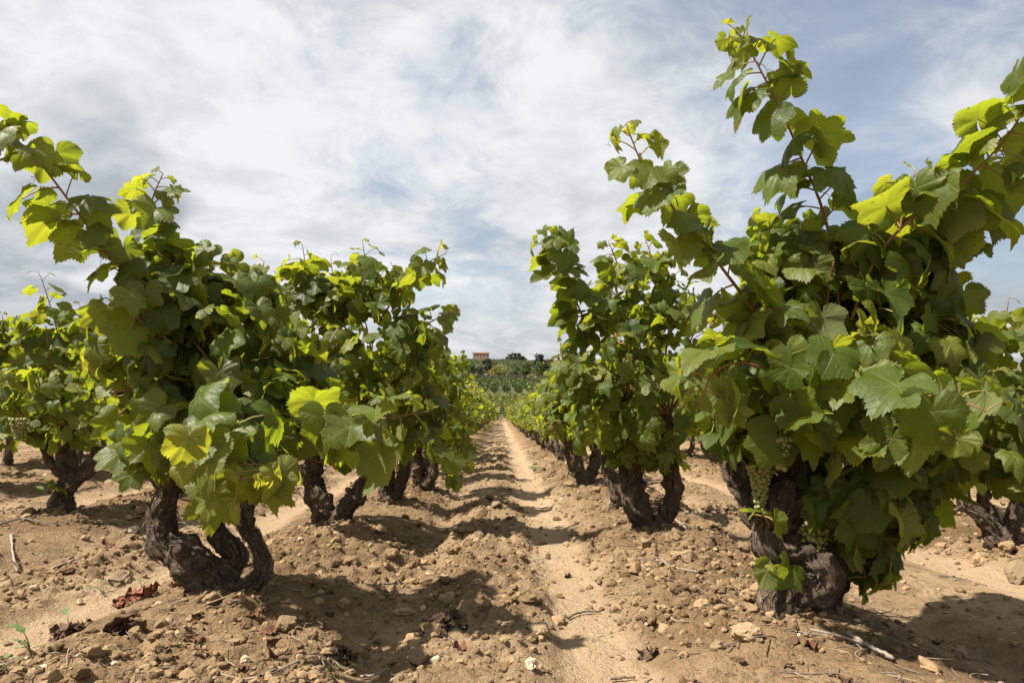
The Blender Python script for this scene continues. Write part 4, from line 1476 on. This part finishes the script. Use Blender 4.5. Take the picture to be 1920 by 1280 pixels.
# ------------------------------------------------------------------ the valley and the hill beyond
M['far_vine'] = far_leaf_mat('distant_vine_leaf', (0.090, 0.112, 0.024), (0.220, 0.230, 0.050), (0.180, 0.130, 0.055))
M['terrace_vine'] = far_leaf_mat('terrace_vine_leaf', (0.042, 0.064, 0.019), (0.110, 0.140, 0.040), (0.120, 0.088, 0.048))
M['hill_vine'] = far_leaf_mat('hillside_vine_leaf', (0.062, 0.082, 0.034), (0.130, 0.150, 0.062), (0.18, 0.15, 0.09))
M['scrub'] = far_leaf_mat('dry_scrub_leaf', (0.055, 0.045, 0.030), (0.110, 0.082, 0.055), (0.06, 0.075, 0.03))
M['tree_olive'] = far_leaf_mat('grey_green_leaf', (0.105, 0.125, 0.072), (0.195, 0.210, 0.118), (0.13, 0.11, 0.06))
M['tree_dark'] = far_leaf_mat('dark_green_leaf', (0.018, 0.032, 0.016), (0.045, 0.068, 0.028), (0.06, 0.06, 0.03))
M['tree_green'] = far_leaf_mat('mid_green_leaf', (0.055, 0.082, 0.026), (0.120, 0.155, 0.046), (0.12, 0.11, 0.04))
M['tree_yellow'] = far_leaf_mat('yellow_green_leaf', (0.200, 0.190, 0.050), (0.340, 0.300, 0.090), (0.18, 0.15, 0.06))
M['wood'] = plain_noise_mat('tree_wood', (0.05, 0.038, 0.03), (0.12, 0.09, 0.07), 3)


def quads_at(g, P0, size, r_, tint):
    n = len(P0)
    a = unit(r_.normal(0, 1, (n, 3))); b = unit(np.cross(a, r_.normal(0, 1, (n, 3))))
    s = (size * r_.uniform(.5, 1.2, n))[:, None]
    V = np.stack([P0 - a * s, P0 - b * s * .6, P0 + a * s, P0 + b * s * .6], 1).reshape(-1, 3)
    g.add(V, [np.arange(n * 4).reshape(n, 4)], tint=np.repeat(tint, 4, axis=0))


def field(name, label, mat, x0, x1, y0, y1, dx, dy, nq, size, rad, hgt, seed, brown=.06):
    r_ = np.random.default_rng(seed)
    X, Y = np.meshgrid(np.arange(x0, x1, dx), np.arange(y0, y1, dy))
    X = X.ravel() + r_.normal(0, .12, X.size); Y = Y.ravel() + r_.normal(0, .15, Y.size)
    Z = gz(X, Y, False)
    g = Geo()
    n = len(X)
    d = unit(r_.normal(0, 1, (n, nq, 3)))
    d = d * (r_.uniform(.3, 1, (n, nq, 1)) ** .5)
    sc = r_.uniform(.75, 1.2, (n, 1, 1))
    P0 = np.stack([X, Y, Z + hgt * .58], -1)[:, None] + d * np.array((rad, rad, hgt * .48)) * sc
    ti = np.stack([np.clip(r_.random((n, nq)) * .8 + r_.normal(0, .25, (n, 1)), 0, 1), np.where(r_.random((n, 1)) < brown, .7, 0.0) + 0 * r_.random((n, nq)), np.zeros((n, nq))], -1)
    quads_at(g, P0.reshape(-1, 3), size, r_, ti.reshape(-1, 3))
    tag(g.build(name, mat, smooth=False), label, 'vineyard', kind='stuff')


field('distant_vineyard', 'pale green vineyard on the valley floor beyond the end of the path', M['far_vine'], -45, 46, 51, 104, 1.35, 1.3, 60, .18, .62, 1.1, 301)
field('terrace_vineyard', 'dark green vine terrace below the tree line', M['terrace_vine'], -85, 90, 114, 186, 2.0, 1.6, 34, .30, .75, 1.5, 302)
field('hillside_vineyard', 'rows of vines on the far hillside below the houses', M['hill_vine'], -170, 200, 370, 690, 2.6, 7.0, 14, .75, 1.6, 2.4, 303, .12)
field('dry_scrub', 'brown scrub bank between the terrace and the trees', M['scrub'], -95, 100, 190, 204, 1.5, 1.5, 26, .32, .7, 1.4, 304)


def tree_proto(seed, mat, w, h, trunk, nq, size, lumps):
    r_ = np.random.default_rng(seed)
    root = empty('tree', (0, 0, 0))
    g = Geo()
    tube(g, [(0, 0, -.3), (r_.normal(0, .1), 0, trunk * .6), (r_.normal(0, .2), r_.normal(0, .2), trunk), (r_.normal(0, .3), r_.normal(0, .3), h * .8)], [w * .045, w * .035, w * .028, w * .01], 7)
    for _ in range(5):
        a = r_.uniform(0, 6.28); z = r_.uniform(trunk * .7, h * .6)
        tube(g, [(0, 0, z), (math.cos(a) * w * .2, math.sin(a) * w * .2, z + h * .12), (math.cos(a) * w * .36, math.sin(a) * w * .36, z + h * .2)], [w * .018, w * .012, w * .005], 5)
    g.build('trunk', M['wood'], root)
    c = Geo()
    pts = []; ti = []
    for _ in range(lumps):
        a = r_.uniform(0, 6.28); rr = w * .5 * r_.uniform(0, .68)
        z = trunk + (h - trunk) * r_.uniform(.18, .86)
        rr *= 1.05 - abs((z - trunk) / (h - trunk) - .42) * .9
        cc = np.array((math.cos(a) * rr, math.sin(a) * rr, z))
        lr = w * r_.uniform(.13, .24)
        k = nq // lumps
        d = unit(r_.normal(0, 1, (k, 3))) * (r_.random((k, 1)) ** .4)
        pts.append(cc + d * np.array((lr, lr, lr * .85)))
        b = r_.normal(0, .2)
        ti.append(np.stack([np.clip(r_.random(k) * .8 + b, 0, 1), np.where(r_.random(k) < .06, .8, 0), np.zeros(k)], -1))
    quads_at(c, np.vstack(pts), size, r_, np.vstack(ti))
    c.build('crown', mat, root, smooth=False)
    return root


TP = {
    'olive': [tree_proto(1, M['tree_olive'], 7, 5.2, .9, 1400, .34, 16), tree_proto(2, M['tree_olive'], 6, 5.8, 1.2, 1300, .34, 14)],
    'yellow': [tree_proto(3, M['tree_yellow'], 7.2, 5.0, .5, 1700, .30, 20)],
    'green': [tree_proto(4, M['tree_green'], 6, 6.6, 1.0, 1400, .34, 15), tree_proto(5, M['tree_green'], 7.5, 5.4, .8, 1500, .36, 17)],
    'pine': [tree_proto(6, M['tree_dark'], 9, 9.5, 3.2, 1400, .5, 13), tree_proto(7, M['tree_dark'], 8, 8, 2, 1300, .5, 12)],
}
tused = set()


def put_tree(kind, u, y, sc, label, group=None, rz=0.0):
    pr = TP[kind][int(rng.integers(len(TP[kind])))]
    if id(pr) in tused: o = copy_tree(pr)
    else:
        tused.add(id(pr)); o = pr
    x = (u - 938) / F * y
    o.location = (x, y, float(gz(x, y, False)) - .1)
    o.rotation_euler = (0, 0, rz or float(rng.uniform(0, 6.28)))
    o.scale = (sc, sc, sc)
    tag(o, label, 'tree', group)


put_tree('yellow', 934, 222, 1.0, 'broad yellow-green tree at the foot of the far hill')
put_tree('green', 985, 232, .95, 'upright mid green tree right of the yellow-green tree')
put_tree('olive', 962, 236, .8, 'small grey-green tree just right of the yellow-green tree')
put_tree('olive', 900, 232, .95, 'grey-green tree just left of the yellow-green tree')
for i, u in enumerate(np.arange(640, 1340, 27.0)):
    if 885 < u < 1000: continue
    y = 226 + float(rng.uniform(-8, 24)); k = ('olive', 'green', 'olive', 'olive', 'green')[i % 5]
    put_tree(k, u + float(rng.uniform(-8, 8)), y, float(rng.uniform(1.0, 1.4)),
             'grey-green tree in the line at the foot of the hill' if k == 'olive' else 'mid green tree in the line at the foot of the hill',
             'trees at the foot of the hill')
for i, u in enumerate(np.arange(650, 1300, 34.0)):
    k = ('green', 'olive', 'pine')[i % 3]
    put_tree(k, u + float(rng.uniform(-12, 12)), 300 + float(rng.uniform(0, 50)), float(rng.uniform(.8, 1.2)),
             'tree with grey-green crown behind the foot of the hill' if k == 'olive' else 'tree with green crown behind the foot of the hill' if k == 'green' else 'dark pine behind the foot of the hill',
             'trees on the lower hillside')
for i, u in enumerate(np.arange(700, 1260, 15.0)):
    put_tree('pine' if i % 3 else 'green', u + float(rng.uniform(-6, 6)), 705 + float(rng.uniform(-15, 25)), float(rng.uniform(.28, .5)),
             'low dark tree in the hedge line across the upper hill' if i % 3 else 'low green tree in the hedge line across the upper hill', 'trees in the hedge line across the upper hill')
for i in range(34):
    u = 700 + 540 * float(rng.random()); y = float(rng.uniform(400, 640))
    k = ('olive', 'green', 'pine', 'green')[i % 4]
    put_tree(k, u, y, float(rng.uniform(.45, .95)), {'olive': 'grey-green tree standing among the hillside vines', 'green': 'mid green tree standing among the hillside vines', 'pine': 'dark tree standing among the hillside vines'}[k], 'trees among the hillside vines')
for i, (u, sc) in enumerate([(940, .8), (950, 1.1), (958, 1.4), (966, 1.6), (974, 1.55), (981, 1.2), (1016, .9), (1048, .95), (1060, 1.0), (930, .7), (860, .7), (873, .8)]):
    put_tree('pine', u, 812 + float(rng.uniform(-10, 10)), sc, 'tall dark pine in the grove on the hilltop' if 935 < u < 990 else
             ('dark pine between the red roofed houses' if u == 1016 else 'dark pine at the right end of the hilltop houses' if u > 1000 else 'lone small pine right of the pink block' if u == 930 else 'small dark pine between the two pink blocks'),
             'pines on the hilltop' if 935 < u < 990 or u > 1040 else 'small pines between the pink blocks' if u < 900 else None)
for prs in TP.values():
    for pr in prs:
        if id(pr) not in tused:
            for ch in list(pr.children): bpy.data.objects.remove(ch, do_unlink=True)
            bpy.data.objects.remove(pr, do_unlink=True)

M['pink_wall'] = plain_noise_mat('pink_render', (0.40, 0.275, 0.225), (0.46, 0.33, 0.275), .6)
M['cream_wall'] = plain_noise_mat('cream_render', (0.46, 0.38, 0.30), (0.54, 0.46, 0.37), .6)
M['roof'] = plain_noise_mat('clay_tiles', (0.33, 0.115, 0.065), (0.45, 0.19, 0.115), 2.0)
M['grey_roof'] = plain_noise_mat('grey_sheet_roof', (0.30, 0.31, 0.31), (0.40, 0.41, 0.41), 2.0)
M['glass'] = plain_noise_mat('dark_window_glass', (0.03, 0.035, 0.045), (0.06, 0.065, 0.075), 2.0, .2)


def box(g, x0, x1, y0, y1, z0, z1):
    V = np.array([(x, y, z) for x in (x0, x1) for y in (y0, y1) for z in (z0, z1)])
    g.add(V, [np.array([(0, 1, 3, 2), (4, 6, 7, 5), (0, 4, 5, 1), (2, 3, 7, 6), (0, 2, 6, 4), (1, 5, 7, 3)])])


def house(u, y, w, dpt, h, rh, wall, roof, floors, ncol, label, rz=0.0, hip=True, cat='house', name='house'):
    x = (u - 938) / F * y
    root = empty(name, (x, y, float(gz(x, y, False)) - .5))
    root.rotation_euler = (0, 0, rz)
    tag(root, label, cat)
    g = Geo(); box(g, -w / 2, w / 2, -dpt / 2, dpt / 2, -1.5, h); g.build('wall', wall, root, smooth=False)
    e = .5
    g = Geo()
    r0 = (w / 2 - dpt / 2 * .9) if hip else w / 2 + e
    V = np.array([(-w / 2 - e, -dpt / 2 - e, h + .003), (w / 2 + e, -dpt / 2 - e, h + .003), (w / 2 + e, dpt / 2 + e, h + .003), (-w / 2 - e, dpt / 2 + e, h + .003),
                  (-w / 2 - e, -dpt / 2 - e, h + .3), (w / 2 + e, -dpt / 2 - e, h + .3), (w / 2 + e, dpt / 2 + e, h + .3), (-w / 2 - e, dpt / 2 + e, h + .3),
                  (-r0, 0, h + .3 + rh), (r0, 0, h + .3 + rh)])
    g.add(V, [np.array([(0, 3, 2, 1), (0, 1, 5, 4), (1, 2, 6, 5), (2, 3, 7, 6), (3, 0, 4, 7), (4, 5, 9, 8), (6, 7, 8, 9)]), np.array([(5, 6, 9), (7, 4, 8)])])
    ro = g.build('roof', roof, root, smooth=False)
    g = Geo(); box(g, w * .2, w * .2 + .8, -.4, .4, h + .4, h + rh + 1.1); g.build('chimney', wall, ro, smooth=False)
    for f in range(floors):
        for k in range(ncol):
            cx = -w / 2 + w * (k + .5) / ncol; cz = h * (f + .56) / floors
            g = Geo(); ww = min(.55, w / ncol * .24); hh = min(.6, h / floors * .24)
            box(g, cx - ww, cx + ww, -dpt / 2 - .06, -dpt / 2 + .1, cz - hh, cz + hh)
            fr = g.build('window', wall, root, smooth=False)
            g = Geo(); box(g, cx - ww * .86, cx + ww * .86, -dpt / 2 - .10, -dpt / 2 - .02, cz - hh * .86, cz + hh * .86)
            g.build('pane', M['glass'], fr, smooth=False)


house(902, 668, 15.5, 13, 8.6, .8, M['pink_wall'], M['roof'], 3, 5, 'big square pink block with red tiled roof on the hilltop', cat='building', name='apartment_building')
house(829, 670, 8, 12, 8.6, .7, M['pink_wall'], M['roof'], 3, 3, 'narrow pink block at the left end of the hilltop', cat='building', name='apartment_building')
house(991, 800, 9, 8, 3.6, 1.8, M['cream_wall'], M['roof'], 1, 3, 'low cream house with red roof just right of the pines', hip=False)
house(1004, 795, 11, 9, 3.8, 1.8, M['cream_wall'], M['roof'], 1, 3, 'longer cream house with red roof, second right of the pines', hip=False)
house(1024, 790, 9, 8, 3.2, 1.6, M['cream_wall'], M['roof'], 1, 2, 'small cream house with red roof in the middle of the hilltop houses', hip=False)
house(1038, 800, 12, 9, 5.0, 2.0, M['pink_wall'], M['roof'], 2, 4, 'tallest red roofed house at the right end of the hilltop', hip=True)
house(1036, 640, 10, 6, 2.0, .5, M['cream_wall'], M['grey_roof'], 1, 3, 'long low shed with grey roof below the hilltop houses', hip=False, cat='shed', name='shed')
house(1070, 760, 8, 8, 3.4, 1.4, M['cream_wall'], M['grey_roof'], 1, 2, 'pale house with grey roof at the far right of the hilltop', hip=False)

bpy.context.view_layer.update()
